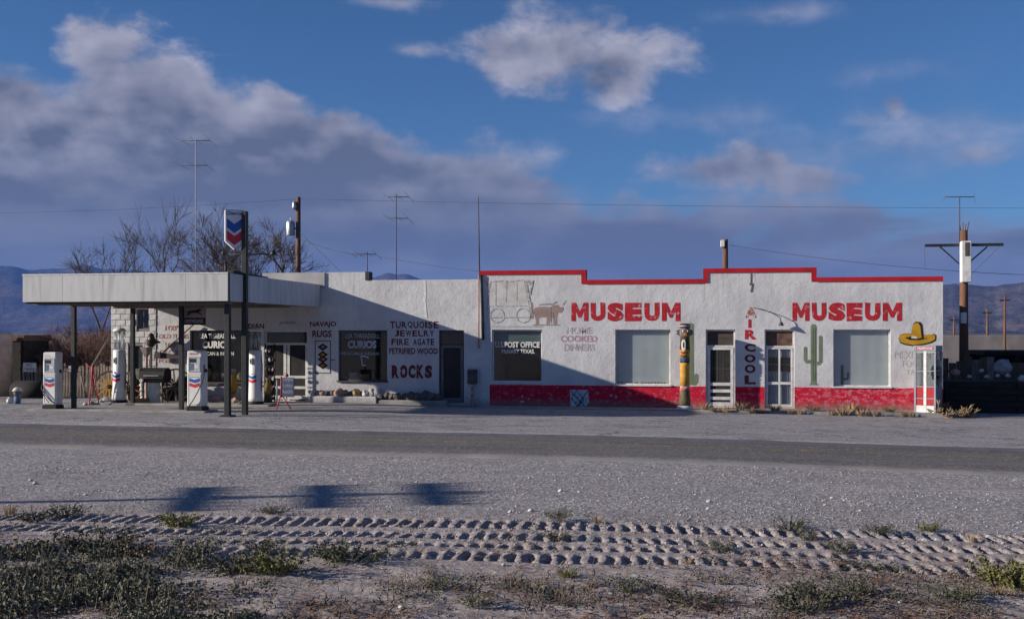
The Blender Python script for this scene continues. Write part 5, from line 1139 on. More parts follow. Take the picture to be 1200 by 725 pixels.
# white drum
q = PT(181, 460, -2.2); zq_ = gzf(q.x, q.y)
dm = thing('oil_drum', (q.x, q.y, zq_ + 0.055), 'white steel drum standing below the barrel grill', 'drum', local=True)
MB().lathe([(0.21, 0), (0.215, 0.01), (0.21, 0.03), (0.208, 0.22), (0.218, 0.24), (0.208, 0.26), (0.208, 0.46), (0.218, 0.48), (0.208, 0.50), (0.208, 0.68), (0.216, 0.70), (0.20, 0.70), (0.195, 0.685)], seg=24).build('body', M('drum_white', (0.62, 0.62, 0.62), (0.44, 0.43, 0.42), 4, 0.55), dm)
MB().lathe([(0.0, 0.676), (0.19, 0.676), (0.19, 0.684), (0.0, 0.684)], seg=24).build('lid', m_metal, dm)
q = PT(167, 471, -2.35); solo(MB().bevbox(q.x - 0.24, q.x + 0.24, -2.5, -2.2, gzf(q.x, -2.4) + 0.06, gzf(q.x, -2.4) + 0.20, 0.01), 'wooden_crate', m_torange, 'low orange wooden box beside the white drum', 'box')
# white chain post, pedestal with planter and carved figure
q = PT(167.5, 457, -1.8); z0_ = gzf(q.x, q.y)
cp = thing('skull_post', (q.x, q.y, z0_), 'dark post hung with white bleached skulls beside the orange box', 'post', local=True)
MB().box(-0.035, 0.035, -0.035, 0.035, 0, 0.95).build('stake', m_tdark, cp)
for k in range(5): MB().rock((0.0, -0.09, 0.16 + 0.17 * k), 0.085, k + 50, (1, .6, 1), 2).build('skull', m_twhite, cp)
q = PT(171.5, 425, -1.15); z0_ = gzf(q.x, q.y); zt_ = PZ(171, 418, -1.15)
pd = thing('planter_stand', (q.x, q.y, z0_), 'pinkish flared planter on a slim pedestal before the block wall', 'planter', local=True)
MB().lathe([(0.18, 0), (0.16, 0.05), (0.06, 0.10), (0.055, zt_ - z0_)], seg=12).build('pedestal', M('pink_plaster', (0.46, 0.31, 0.29), (0.36, 0.25, 0.23), 6), pd)
MB().lathe([(0.06, zt_ - z0_), (0.12, zt_ - z0_ + 0.08), (0.27, zt_ - z0_ + 0.36), (0.25, zt_ - z0_ + 0.37), (0.1, zt_ - z0_ + 0.15)], seg=6, smooth=False).build('bowl', M('grey_pink', (0.42, 0.34, 0.33), (0.3, 0.25, 0.24), 6), pd)
q = PT(177, 405, -0.35); z0_ = gzf(q.x, q.y); zt_ = PZ(177, 407, -0.35)
fg = thing('carved_figure', (q.x, q.y, z0_), 'dark carved eagle figure with pale chest on a thin post', 'statue', local=True)
MB().box(-0.035, 0.035, -0.035, 0.035, 0, zt_ - z0_).build('post', m_wood, fg)
k_ = zt_ - z0_
noisy_lathe([(0.06, k_), (0.16, k_ + 0.10), (0.17, k_ + 0.28), (0.11, k_ + 0.42), (0.10, k_ + 0.50), (0.04, k_ + 0.56), (0, k_ + 0.57)], amp=0.25, seed=12).build('body', m_tdark, fg)
MB().prism([(0.08, k_ + 0.30), (0.34, k_ + 0.25), (0.40, k_ + 0.17), (0.28, k_ + 0.16), (0.10, k_ + 0.12)], -0.03, 0.03).build('wing', m_tdark, fg); MB().prism([(-0.08, k_ + 0.34), (-0.24, k_ + 0.30), (-0.22, k_ + 0.10), (-0.10, k_ + 0.1)][::-1], -0.03, 0.03).build('wing', M('grey_pink', (0.4, 0.3, 0.3)), fg)
MB().rock((0, -0.13, k_ + 0.34), 0.055, 77, (1, .6, 1.3), 1).build('pale_chest', m_twhite, fg)
for p_, hh_, lb in ((157.5, 0.95, 'added dark barrel between the left cylindrical pump and the skull post'), (196.5, 0.85, 'added dark barrel right of the white drum'), (215, 0.9, 'added dark barrel behind the middle canopy post')):  # dark barrels added to darken the storefront, standing in for black clutter
    x_b = PX(p_, -0.55); z_b = gzf(x_b, -0.55); br = thing('dark_filler_barrel', (x_b, -0.55, z_b), lb, 'barrel', 'added dark barrels against the store front', local=True)
    MB().lathe([(0.20, 0), (0.25, hh_ * .3), (0.265, hh_ * .5), (0.25, hh_ * .7), (0.20, hh_), (0.18, hh_), (0.18, hh_ - .04), (0, hh_ - .04)], seg=16, smooth=False).build('staves', m_tdark, br)
    for u in (.12, .34, .66, .88):
        r_b = 0.20 + 0.065 * (1 - (2 * u - 1) ** 2) + 0.006; MB().lathe([(r_b, hh_ * u - .025), (r_b + .004, hh_ * u), (r_b, hh_ * u + .025)], seg=16).build('hoop', m_dark, br)
# dark wedge built in place of a shadow on the wall, with a slanted bar
pl = thing('shadow_wedge_bar', (PX(196, -0.3), -0.3, gzf(-20, -0.3)), 'dark wedge standing in for a shadow on the wall, with a thin slanting bar', 'wall_shadow')
MB().prism(pp([(184, 411.5), (200, 414), (219, 418), (219, 419.5), (200, 420), (184.5, 420)])[::-1], -0.20, -0.14).build('shadow_wedge', M('shadow_dark', (0.075, 0.055, 0.055), (0.05, 0.04, 0.045), 6, 0.7), pl)
MB().bar(PT(191, 413, -0.12), PT(227, 380, -0.12), 0.05, 0.05).build('beam', m_greywood, pl)
# pottery and stuff in front of the store window
q = PT(272, 458, -0.8); z0_ = gzf(q.x, q.y)
py_ = thing('yellow_pot', (q.x, q.y, z0_), 'tall yellow pot between the corner posts before the store window', 'pot', local=True)
MB().lathe([(0.12, 0.32), (0.20, 0.45), (0.22, 0.62), (0.14, 0.85), (0.10, 0.93), (0.13, 0.98), (0.10, 0.97), (0.07, 0.9)], seg=16).build('vessel', m_yellow, py_); MB().lathe([(0.2, 0), (0.2, 0.3), (0.14, 0.32)], seg=12).build('stand', m_rock[1], py_)
q = PT(314, 460, -0.7); z0_ = gzf(q.x, q.y)
py2 = thing('yellow_vase', (q.x, q.y, z0_), 'slender yellow vase on a dark stand left of the store door', 'vase', local=True)
MB().lathe([(0.07, 0.25), (0.15, 0.42), (0.13, 0.62), (0.08, 0.8), (0.12, 0.92), (0.09, 0.9), (0.05, 0.75)], seg=14).build('vessel', M('ochre_glaze', (0.36, 0.22, 0.06), (0.24, 0.13, 0.04), 6, 0.6), py2); MB().lathe([(0.16, 0), (0.14, 0.22), (0.08, 0.25)], seg=12).build('stand', m_tdark, py2)
for i, (p, y, r, ci, lb) in enumerate(((252, 470, 0.22, 1, 'large rose boulder right of the box pump'), (258, 466, 0.16, 2, 'ochre stone leaning behind the rose boulder'), (276, 471, 0.17, 1, 'rose stone beside the yellow pot stand'), (283, 473, 0.12, 3, 'small dark stone between yellow pot and cylindrical pump'), (125, 470, 0.17, 0, 'pale boulder at the foot of the left cylindrical pump'), (118, 471.5, 0.12, 0, 'small pale stone left of the pale boulder'), (107, 472, 0.10, 1, 'rose stone on the ground below the picket fence'), (100, 473, 0.08, 0, 'small pale stone right of the left canopy post'))):
    q = GP(p, y + 2, 0.1); solo(MB().rock((q.x, q.y, gzf(q.x, q.y) + r * 0.6), r, i + 90, (1.1, .9, .8), 2), 'stone', m_rock[ci], lb, 'rock', 'stones lying about the forecourt')
rk_ = thing('display_rack', (PX(317, -0.45), -0.45, 0.1), 'black display rack hung with small curios left of the store door', 'rack')
xa, xb = PX(311, -0.45), PX(322, -0.45)
for x in (xa, xb): MB().tube([(x, -0.45, 0.08), (x, -0.45, 2.3)], 0.025, 6).build('upright', m_black, rk_)
for k in range(6):
    z = 0.35 + k * 0.36; MB().box(xa, xb, -0.46, -0.44, z, z + 0.03).build('rung', m_black, rk_)
    for x in np.linspace(xa + .05, xb - .05, 3): MB().rock((x, -0.5, z - 0.1), 0.055, int(k * 7 + x * 10), (1, .5, 1.5), 1).build('curio', [m_tdark, m_twhite, m_fadedred, m_tdark, m_tdark][(k + int(x * 9)) % 5], rk_)
solo(MB().tube([PT(324.5, 473, -0.9), PT(324.5, 445, -0.9)], 0.035, 8), 'white_stake', m_trim, 'short white stake standing left of the tripod sign', 'stake')

# ------------------------------------------------------------------ left yard: tanks, fence, signs, barrel
q = PT(-6, 470, 1.5); r_ = PX(11, 1.5) - q.x
tk = thing('storage_tank', (q.x, 1.5, 0.05), 'tall beige cylindrical tank at the left edge of the picture', 'tank', local=True)
zt_ = PZ(0, 391.5, 1.5)
MB().lathe([(r_, 0), (r_, zt_ - 0.1), (r_ * 0.97, zt_), (0, zt_ + 0.06)], seg=32).build('shell', M('beige_tank', (0.50, 0.40, 0.35), (0.40, 0.31, 0.27), 3, 0.8, 0.1, 12), tk)
for k in range(3): MB().lathe([(r_ + 0.004, 0.6 + k * 0.75), (r_ + 0.02, 0.62 + k * 0.75), (r_ + 0.004, 0.64 + k * 0.75)], seg=32).build('hoop', MATS['beige_tank'], tk)
xa, xb = PX(11.5, 2.4), PX(28, 2.4)
shd = thing('tar_shed', ((xa + xb) / 2, 3, 0.05), 'dark tarred shed between the beige tank and the picket fence', 'shed')
MB().box(xa, xb, 2.4, 4.2, 0.0, PZ(20, 399.5, 2.4)).build('wall', M('tar_paper', (0.022, 0.02, 0.018), (0.035, 0.03, 0.027), 5, 0.9), shd)
MB().box(xa - 0.05, xb + 0.05, 2.34, 4.3, PZ(20, 399.3, 2.4), PZ(20, 392.5, 2.4)).build('roof', m_wood, shd)
fy = 1.6; fx0, fx1 = PX(27, fy), PX(129, fy)
fn = thing('picket_fence', ((fx0 + fx1) / 2, fy, 0.05), 'weathered wooden picket fence left of the block wall', 'fence')
x = fx0; k = 0
pk = {}
while x < fx1:
    h_ = random.choice([1.22, 1.30, 1.36, 1.40, 1.28]); w = 0.085
    if h_ not in pk: pk[h_] = MB().prism([(0, 0), (w, 0), (w, h_ - 0.06), (w / 2, h_), (0, h_ - 0.06)], 0, 0.022).mesh('picket', m_greywood)
    o = bpy.data.objects.new('picket', pk[h_]); col.objects.link(o); o.parent = fn; o.location = (x - OFF[fn].x, random.uniform(-0.008, 0.008), 0.02); o.rotation_euler.y = random.uniform(-0.035, 0.035)
    x += 0.125 + random.uniform(-0.01, 0.015)
for z in (0.4, 1.08): MB().box(fx0, fx1, fy + 0.034, fy + 0.075, z, z + 0.08).build('rail', m_greywood, fn)
for x in np.linspace(fx0 + 0.05, fx1 - 0.1, 4): MB().box(x, x + 0.1, fy + 0.078, fy + 0.17, 0, 1.35).build('post', m_greywood, fn)
sgn = thing('notice_board', (PX(35, fy), fy - 0.05, PZ(35, 435, fy)), 'small white notice board nailed on the picket fence near the shed', 'sign')
MB().bevbox(PX(28, fy), PX(43, fy), fy - 0.05, fy - 0.02, PZ(35, 435.5, fy), PZ(35, 424.8, fy), 0.006).build('board', m_twhite, sgn)
text_obj('NO', PX(32, fy), PX(38, fy), PZ(35, 429, fy), PZ(35, 426, fy), fy - 0.054, m_outline, sgn, bold=0.0); text_obj('PARKING', PX(30, fy), PX(41.5, fy), PZ(35, 434, fy), PZ(35, 430.6, fy), fy - 0.054, m_outline, sgn, bold=0.0)
solo(MB().bevbox(PX(81, fy), PX(88.5, fy), fy - 0.05, fy - 0.02, PZ(85, 435.5, fy), PZ(85, 428.5, fy), 0.006), 'notice_board', M('pale_board', (0.44, 0.40, 0.39), (0.34, 0.30, 0.29), 6), 'small faded blank board nailed on the fence right of the canopy post', 'sign')
# low black hump, blue bucket, white washtub
q = PT(40, 470, 0.6)
cv = thing('black_hump', (q.x, 0.6, 0.05), 'rounded black hump on the ground behind the left pump', 'hump', local=True)
MB().rings([[(x, 0.55 * math.cos(a), 0.33 + 0.40 * math.sin(a)) for a in np.linspace(0, 2 * math.pi, 21)[:-1]] for x in (-0.75, 0.9)], True).build('hump', M('hump_black', (0.012, 0.012, 0.011)), cv)  # plain rounded black form filling a dark spot by the fence
q = GP(20.5, 473, 0.1)
bk = thing('blue_bucket', (q.x, q.y, gzf(q.x, q.y)), 'blue bucket with a white basin on top near the beige tank', 'bucket', local=True)
MB().lathe([(0.13, 0), (0.165, 0.34), (0.15, 0.34), (0.12, 0.05)], seg=16).build('pail', M('bucket_blue', (0.09, 0.15, 0.27), (0.07, 0.12, 0.22), 6, 0.6), bk)
MB().rock((0.0, 0, 0.46), 0.16, 61, (1, 1, .8), 2).build('rag', M('dull_rag', (0.25, 0.2, 0.18)), bk)
MB().lathe([(0.10, 0.62), (0.22, 0.55), (0.24, 0.56), (0.13, 0.70), (0.0, 0.72)], seg=16).build('basin', m_twhite, bk)
q = GP(12, 472.5, 0.1); solo(MB().rock((q.x, q.y, gzf(q.x, q.y) + 0.1), 0.13, 64, (1, 1, 1.1), 2), 'stone', m_twhite, 'whitewashed stone at the foot of the beige tank', 'rock')
bk.scale = (0.8, 0.8, 0.85)
# red hand pump frame and grey leaning pole
q = GP(108.5, 474, 0.1); z_ = gzf(q.x, q.y)
rp = thing('hand_pump', (q.x, q.y, z_), 'red iron hand pump frame standing before the picket fence', 'hand pump', local=True)
for a in (0.5, 2.6, 4.7): MB().tube([(0.22 * math.cos(a), 0.22 * math.sin(a), 0), (0.03 * math.cos(a), 0.03 * math.sin(a), 1.15)], 0.02, 6).build('leg', m_rs, rp)
MB().lathe([(0.05, 1.1), (0.06, 1.2), (0.05, 1.35), (0.02, 1.4)], seg=10).build('head', m_rs, rp); MB().bar((-0.02, 0, 1.3), (-0.3, 0, 1.5), 0.03, 0.03).build('handle', m_rs, rp)
for z_ in (0.35, 0.7): MB().tube([((0.22 - 0.165 * z_) * math.cos(a), (0.22 - 0.165 * z_) * math.sin(a), z_) for a in (0.5, 2.6, 4.7, 0.5)], 0.012, 5).build('brace', m_rs, rp)
solo(MB().tube([PT(103, 470, 0.9), PT(95, 440, 0.9)], 0.05, 6), 'leaning_board', m_greywood, 'short grey timber leaning on the picket fence', 'timber')
solo(MB().tube([PT(107, 430, 1.2), PT(128, 395, 0.4)], 0.035, 6), 'leaning_pole', m_greywood, 'long pale pole leaning up against the block wall', 'pole')

# ------------------------------------------------------------------ utility poles, wires, antennas
def upole(name, p, ytop, Y, r, label, base=0.0):
    x = PX(p, Y); zt = PZ(p, ytop, Y)
    t = thing(name, (x, Y, base), label, 'utility pole')
    MB().tube([(x, Y, base - 0.3), (x, Y, zt)], [r * 1.15, r * 0.85], 10).build('shaft', m_pole, t); return t, x, zt
ul, xl, zl_ = upole('utility_pole', 349.5, 231, 12, 0.135, 'wooden utility pole with a transformer can behind the left roof')
q = PT(340.5, 276, 11.9)
can = MB().lathe([(0.20, q.z), (0.21, q.z + 0.03), (0.21, PZ(340, 261, 12)), (0.16, PZ(340, 259, 12)), (0.0, PZ(340, 258.5, 12))], q.x, 11.9, 16).build('transformer', m_metal, ul)
MB().tube([(q.x, 11.9, PZ(340, 259, 12)), (q.x, 11.9, PZ(340, 255, 12))], 0.03, 6).build('bushing', m_trim, can)
MB().bar((q.x + 0.1, 11.95, q.z + 0.35), (xl, 12, q.z + 0.35), 0.08, 0.08).build('bracket', m_dark, ul)
MB().lathe([(0.10, PZ(349, 246, 12)), (0.12, PZ(349, 243, 12)), (0.10, PZ(349, 238, 12)), (0.05, PZ(349, 236, 12))], xl - 0.16, 11.9, 10).build('cutout', m_metal, ul)
um, xm_, zm_ = upole('utility_pole', 850, 280.5, 9, 0.135, 'short pole with a white floodlight showing above the museum roof')
q = PT(846, 286, 8.9); MB().bevbox(q.x - 0.06, q.x + 0.12, 8.72, 8.95, q.z - 0.14, q.z + 0.16, 0.02).build('floodlight', m_pumpwhite, um)
MB().bar((q.x, 8.9, q.z + 0.05), (xm_, 9, q.z + 0.05), 0.04, 0.04).build('bracket', m_dark, um)
ur, xr, zr_ = upole('utility_pole', 1129.5, 270, 6, 0.17, 'wooden utility pole with wide crossarm and white box right of the museum')
za2 = PZ(1129, 287.5, 6)
MB().box(PX(1083, 6), PX(1174.5, 6), 5.78, 5.86, za2 - 0.055, za2 + 0.055).build('crossarm', m_dark, ur)
for p_ in (1101.5, 1157): MB().bar(PT(p_, 289, 5.82), PT(1129 + (p_ - 1129) * 0.18, 309, 5.82), 0.05, 0.05, (0, 1, 0)).build('brace', m_dark, ur)
bxm = MB().bevbox(PX(1125.2, 5.7), PX(1136.5, 5.7), 5.4, 5.80, PZ(1130, 331, 5.7), PZ(1130, 283, 5.7), 0.02).build('equipment_box', m_trim, ur)
MB().box(PX(1131, 5.39), PX(1136, 5.39), 5.385, 5.397, PZ(1130, 300, 5.4), PZ(1130, 284, 5.4)).build('door_panel', m_dframe, bxm)
MB().bevbox(PX(1127, 5.6), PX(1133, 5.6), 5.6, 5.82, PZ(1130, 379, 5.7), PZ(1130, 366, 5.7), 0.02).build('meter_box', m_pumpwhite, ur)
for i in range(4): MB().tube([(xr - 0.1 + 0.07 * i, 6, zr_ - 0.1), (xr - 0.16 + 0.11 * i, 6 - 0.03 * i, zr_ + 0.25 + 0.08 * (i % 2))], 0.02, 5).build('splinter', m_pole, ur)
def antenna(p, ytop, ybase, Y, booms, label, r=0.02, mm=m_metal, els=3, name='tv_antenna'):
    x = PX(p, Y); zt, zb2 = PZ(p, ytop, Y), PZ(p, ybase, Y); t = thing(name, (x, Y, zb2), label, 'antenna')
    MB().tube([(x, Y, zb2), (x, Y, zt)], r, 6).build('mast', mm, t)
    for yb, pl_, pr_ in booms:
        zb3 = PZ(p, yb, Y); b_ = MB().tube([(PX(pl_, Y), Y, zb3 + 0.02), (PX(pr_, Y), Y + 0.05, zb3)], 0.016, 5).build('boom', m_dark, t)
        for k in range(els):
            u = k / (els - 1); xx = PX(pl_, Y) * (1 - u) + PX(pr_, Y) * u; L = 0.75 - 0.3 * u
            v_ = 0.55 if k == els - 1 else 0.12
            MB().tube([(xx - L * 0.25 * v_ * 2, Y - L, zb3 + L * v_), (xx, Y, zb3), (xx + L * 0.25 * v_ * 2, Y + L, zb3 - L * v_ * .8)], 0.008, 4).build('element', m_metal, b_)
    return t
antenna(229.3, 163, 322, 7, [(165, 213, 246), (194, 213, 243)], 'tall two-tier television antenna mast rising behind the canopy', 0.024, M('pale_mast', (0.42, 0.42, 0.44)))
antenna(464.5, 228, 330, 6, [(231, 455, 479), (256, 456, 478)], 'two-tier television antenna on the low store roof', 0.020, m_dframe)
antenna(430.5, 295, 325, 5, [(298, 412, 441)], 'small tilted television antenna beside the parapet step', 0.02, m_dframe, 4)
solo(MB().tube([PT(562, 322, 0.5), PT(560.6, 231, 0.5)], [0.028, 0.018], 6), 'roof_mast', m_dframe, 'thin bare mast at the left corner of the museum roof', 'mast')
ra = antenna(1124.5, 230, 287, 6, [(231, 1107, 1142)], 'television antenna on a mast above the right utility pole', 0.018, m_dframe, 2)
def wire(pts, label, r=0.011, sag=0.0):
    P_ = [Vector(q) for q in pts]; out = []
    for a, b_ in zip(P_[:-1], P_[1:]):
        for i in range(16):
            u = i / 16; out.append(a.lerp(b_, u) - Vector((0, 0, sag * 4 * u * (1 - u))))
    out.append(P_[-1]); return solo(MB().tube(out, r, 4), 'power_line', m_wire, label, 'wire', 'overhead wires')
wire([PT(-160, 250, 14), PT(349.5, 233, 12)], 'overhead wire running from the left utility pole to the left', 0.008, 0.25)
wire([PT(349.5, 233, 12), PT(1330, 244, 10)], 'long overhead wire running right from the left utility pole', 0.008, 0.12)
wire([PT(350, 279, 12), PT(424, 300, 5)], 'service wire dropping from the left pole to the small antenna', 0.012, 0.10)
wire([PT(351, 272, 12), PT(399, 318, 1.0)], 'guy wire slanting down from the left utility pole to the roof', 0.010, 0)
wire([PT(437, 299, 5), PT(563, 318, 0.4)], 'low wire from the small antenna to the museum roof corner', 0.010, 0.05)
wire([PT(855, 287, 9), PT(1128, 318, 6)], 'wire sagging from the floodlight pole to the right utility pole', 0.012, 0.12)
wire([PT(1131, 318, 6), PT(1330, 321, 6)], 'wire running right from the white box on the right pole', 0.012, 0.1)
wire([PT(1083.5, 288, 5.82), PT(1084, 316, 5.9)], 'thin wire hanging from the left end of the crossarm', 0.006, 0)
wire([PT(1172, 288, 5.82), PT(1138, 322, 5.9)], 'thin wire slanting from the right crossarm end to the box', 0.006, 0)
for p_, yt, Y_, lb in ((1157, 362, 40, 'shorter far pole left of the other in the right background'), (1177.5, 347, 34, 'taller far pole at the right edge before the hills'), (1118, 371, 46, 'small far pole right beside the museum corner')):
    t, x, z = upole('far_pole', p_, yt, Y_, 0.08, lb); MB().box(x - 0.3, x + 0.3, Y_ - 0.05, Y_ + 0.05, z - 0.3, z - 0.2).build('crossarm', m_dark, t)
# telegraph pole left of the camera, outside the picture: its shadow lies across the shoulder
tip = GP(572, 576); hgt = 7.4; Ls = hgt / math.tan(SUN_EL)
tb = tip + Vector((-math.cos(SUN_AZ), -math.sin(SUN_AZ), 0)) * Ls
tg = thing('telegraph_pole', (tb.x, tb.y, 0), 'tall telegraph pole with three crossarms standing out of view to the left', 'utility pole', local=True)
MB().tube([(0, 0, -0.3), (0, 0, hgt)], [0.15, 0.10], 10).build('shaft', m_pole, tg)
for p_ in (510, 378, 232):
    w_pt = GP(p_, 580); ds = (tip - w_pt).length; z_ = hgt - ds * math.tan(SUN_EL)
    for xo in (-0.15, 0.15):
        ca = MB().box(xo - 0.05, xo + 0.05, -1.35, 1.35, z_ - 0.06, z_ + 0.06).build('crossarm', m_dark, tg)
        for k in range(8):
            y_ = -1.25 + 2.5 * k / 7; MB().lathe([(0.02, z_ + 0.06), (0.05, z_ + 0.10), (0.055, z_ + 0.17), (0.03, z_ + 0.22), (0.0, z_ + 0.23)], xo, y_, 8).build('insulator', m_metal, ca)
tg.rotation_euler.z = math.radians(19)
# ------------------------------------------------------------------ right yard
by_ = 4.4; xa, xb = mx[-1] + 0.25, 17.5
bf = thing('board_fence', ((xa + xb) / 2, by_, -0.1), 'rough brown board fence in the shade right of the museum', 'fence')
x = xa
while x < xb:
    w = random.uniform(0.22, 0.32); h_ = random.uniform(1.55, 1.85)
    MB().box(x, x + w - 0.012, by_ + random.uniform(-0.015, 0.015), by_ + 0.03, -0.1, h_).build('board', m_wood if random.random() < 0.75 else m_greywood, bf); x += w
MB().box(xa, xb, by_ + 0.05, by_ + 0.1, 1.2, 1.3).build('rail', m_wood, bf)
rw_y = 1.5
m_tie = M('creosoted_timber', (0.035, 0.027, 0.022), (0.02, 0.016, 0.014), 3, 0.9, 0.4, 20, stretch=(0.6, 4, 4))
tw = thing('timber_wall', (11, rw_y, -0.1), 'low wall of stacked dark timbers right of the telephone booth', 'wall')
for r in range(5):
    x = mx[-1] + 0.35 - (r % 2) * 0.0
    ks = [0, 2.4 + (r % 2) * 1.1, 5.1 + (r % 2) * 0.8, 8.6]
    for a, b_ in zip(ks[:-1], ks[1:]): MB().bevbox(x + a + 0.01, x + b_ - 0.01, rw_y + random.uniform(-0.02, 0.02), rw_y + 0.24, -0.15 + r * 0.225, -0.15 + r * 0.225 + 0.217, 0.015).build('timber', m_tie, tw)
junk = [(1136, 441, 0, .08, 'pale stone on the dark timber wall behind the utility pole'), (1150, 434, 0, .09, 'upper pale stone of the heap beyond the timber wall'), (1156, 441, 0, .09, 'flat pale stone right of the upper pale stone'), (1175, 430, 3, .34, 'large grey boulder showing over the timber wall'), (1169, 440, 0, .08, 'white stone at the foot of the large grey boulder'), (1181, 440, 0, .09, 'white stone right below the large grey boulder'), (1198, 451, 0, .16, 'white stone at the right edge of the picture'), (1120, 436, 1, .16, 'rose stone on the timber wall next to the booth')]
for i, (p, y, ci, r, lb) in enumerate(junk):
    q = PT(p, y, 1.9 if ci != 3 else 2.6); q.z = max(q.z, 1.0 + r * 0.5); solo(MB().rock(q, r, i + 140, (1, .8, .8), 2), 'stone', m_rock[ci] if ci != 3 else M('grey_boulder', (0.36, 0.36, 0.38), (0.25, 0.25, 0.26), 5, 0.9, 0.5, 12), lb, 'rock', 'stones in the right yard')
solo(MB().box(mx[-1] + 0.35, 17, 1.80, 3.4, -0.12, 0.98), 'earth_bank', M('dark_soil', (0.085, 0.065, 0.05), (0.05, 0.04, 0.032), 2, 0.95, 0.6, 8), 'dark earth bank held up by the timber wall', 'bank')
lw_y = 36; xa = PX(1112, lw_y); ad = thing('adobe_wall', (xa + 10, lw_y, 0), 'long grey adobe wall in the right background before the hills', 'wall')
MB().bevbox(xa - 4, xa + 24, lw_y, lw_y + 0.5, -0.2, PZ(1150, 393, lw_y), 0.04).build('wall', M('adobe_grey', (0.21, 0.195, 0.195), (0.165, 0.15, 0.15), 1, 0.95, 0.4, 6), ad)
MB().bar(PT(1146, 411, 12), PT(1215, 404.5, 12), 0.35, 0.12).build('shed_roof', m_dark, None) if False else None
sr = thing('lean_to_roof', (PX(1180, 8), 8, 0), 'dark sagging lean-to roof behind the board fence', 'shed')
MB().bevbox(PX(1147, 8), PX(1230, 8), 7.0, 10, PZ(1180, 416, 8), PZ(1180, 410.5, 8), 0.03).build('roof', m_tie, sr)
for p_ in (1150, 1185, 1222): MB().box(PX(p_, 8) - 0.07, PX(p_, 8) + 0.07, 7.05, 7.2, -0.1, PZ(1180, 416, 8)).build('post', m_tie, sr)
MB().box(PX(1147, 8), PX(1230, 8), 9.8, 9.95, -0.1, PZ(1180, 416, 8) - 0.005).build('back_wall', m_tie, sr)

# ------------------------------------------------------------------ trees and brush without leaves
def bare_tree(name, base, height, label, seed, lean=(0, 0), spread=0.55, levels=5, r0=0.16, mat=m_bark, stems=1, cat='tree', sides=5, kids=(3, 4), group=None, up=0.25):
    rn = random.Random(seed); t = thing(name, base, label, cat, group, local=True)
    trunk, crown = MB(), MB()
    def grow(p, d, L, r, lev):
        n = 3 if lev < 3 else 2; pts = [p]; rs = [r]; dd = d.copy()
        for i in range(n):
            dd = (dd + Vector((rn.uniform(-1, 1), rn.uniform(-1, 1), rn.uniform(-0.5, 0.8))) * 0.16).normalized()
            pts.append(pts[-1] + dd * (L / n)); rs.append(r * (1 - 0.38 * (i + 1) / n))
        (trunk if lev == 0 else crown).tube(pts, rs, sides if lev < 2 else (4 if lev < 3 else 3))
        if lev >= levels: return
        for k in range(rn.randint(*kids) + (1 if lev >= levels - 2 else 0)):
            u = rn.uniform(0.35, 1.0) if k else 1.0
            f = u * n; i = min(int(f), n - 1); q = pts[i].lerp(pts[i + 1], f - i)
            nd = (dd + Vector((rn.gauss(0, 1), rn.gauss(0, 1), rn.gauss(0, 0.6) + up)) * spread).normalized()
            grow(q, nd, L * rn.uniform(0.58, 0.82), max(rs[-1] * rn.uniform(0.55, 0.85), 0.008), lev + 1)
    for s_ in range(stems):
        a = 2 * math.pi * s_ / stems + seed
        d0 = Vector((lean[0] + (0.45 * math.cos(a) if stems > 1 else 0), lean[1] + (0.45 * math.sin(a) if stems > 1 else 0), 1)).normalized()
        grow(Vector((0.1 * math.cos(a) if stems > 1 else 0, 0.1 * math.sin(a) if stems > 1 else 0, -0.2)), d0, height * 0.30, r0, 0)
    trunk.build('trunk', mat, t); crown.build('crown', mat, t); 
    zt = max(v[2] for v in crown.v); k = height / zt; t.scale = (k, k, k)
    return t
def tree_at(p, ytop, Y, **k):
    x = PX(p, Y); return bare_tree('bare_tree', (x, Y, 0), PZ(p, ytop, Y), group='leafless trees behind the canopy', **k)
tree_at(137, 284, 16, label='small leafless tree above the left end of the canopy roof', seed=11, r0=0.10, stems=2, spread=0.55, kids=(2, 3))
tree_at(222, 236, 15, label='tall leafless tree behind the television antenna mast', seed=23, lean=(-0.25, 0), r0=0.19, stems=2, levels=5, spread=0.50, kids=(3, 4))
tree_at(252, 240, 13, label='leafless tree with a crooked trunk left of the chevron sign', seed=35, lean=(0.3, 0), r0=0.17, levels=6, spread=0.50, stems=1, kids=(2, 4))
tree_at(314, 256, 17, label='leafless tree right of the chevron sign post', seed=47, r0=0.15, levels=5, spread=0.6, stems=1, kids=(3, 4))
brush = [(52, 391, 4.5, 'reddish leafless bush behind the notice board on the fence', 5), (75, 402, 3.6, 'low reddish bush behind the left canopy post', 6), (98, 372, 5.0, 'large reddish leafless bush left of the block wall', 7), (118, 378, 3.2, 'reddish leafless bush against the block wall', 8), (36, 402, 6.0, 'small reddish bush right of the tarred shed', 9)]
for p, yt, Y, lb, sd_ in brush:
    x = PX(p, Y); bare_tree('leafless_bush', (x, Y, 0), PZ(p, yt, Y), lb, sd_ * 13, r0=0.05, stems=7, levels=4, mat=m_brush, cat='bush', spread=0.5, group='reddish bushes behind the picket fence', sides=4)

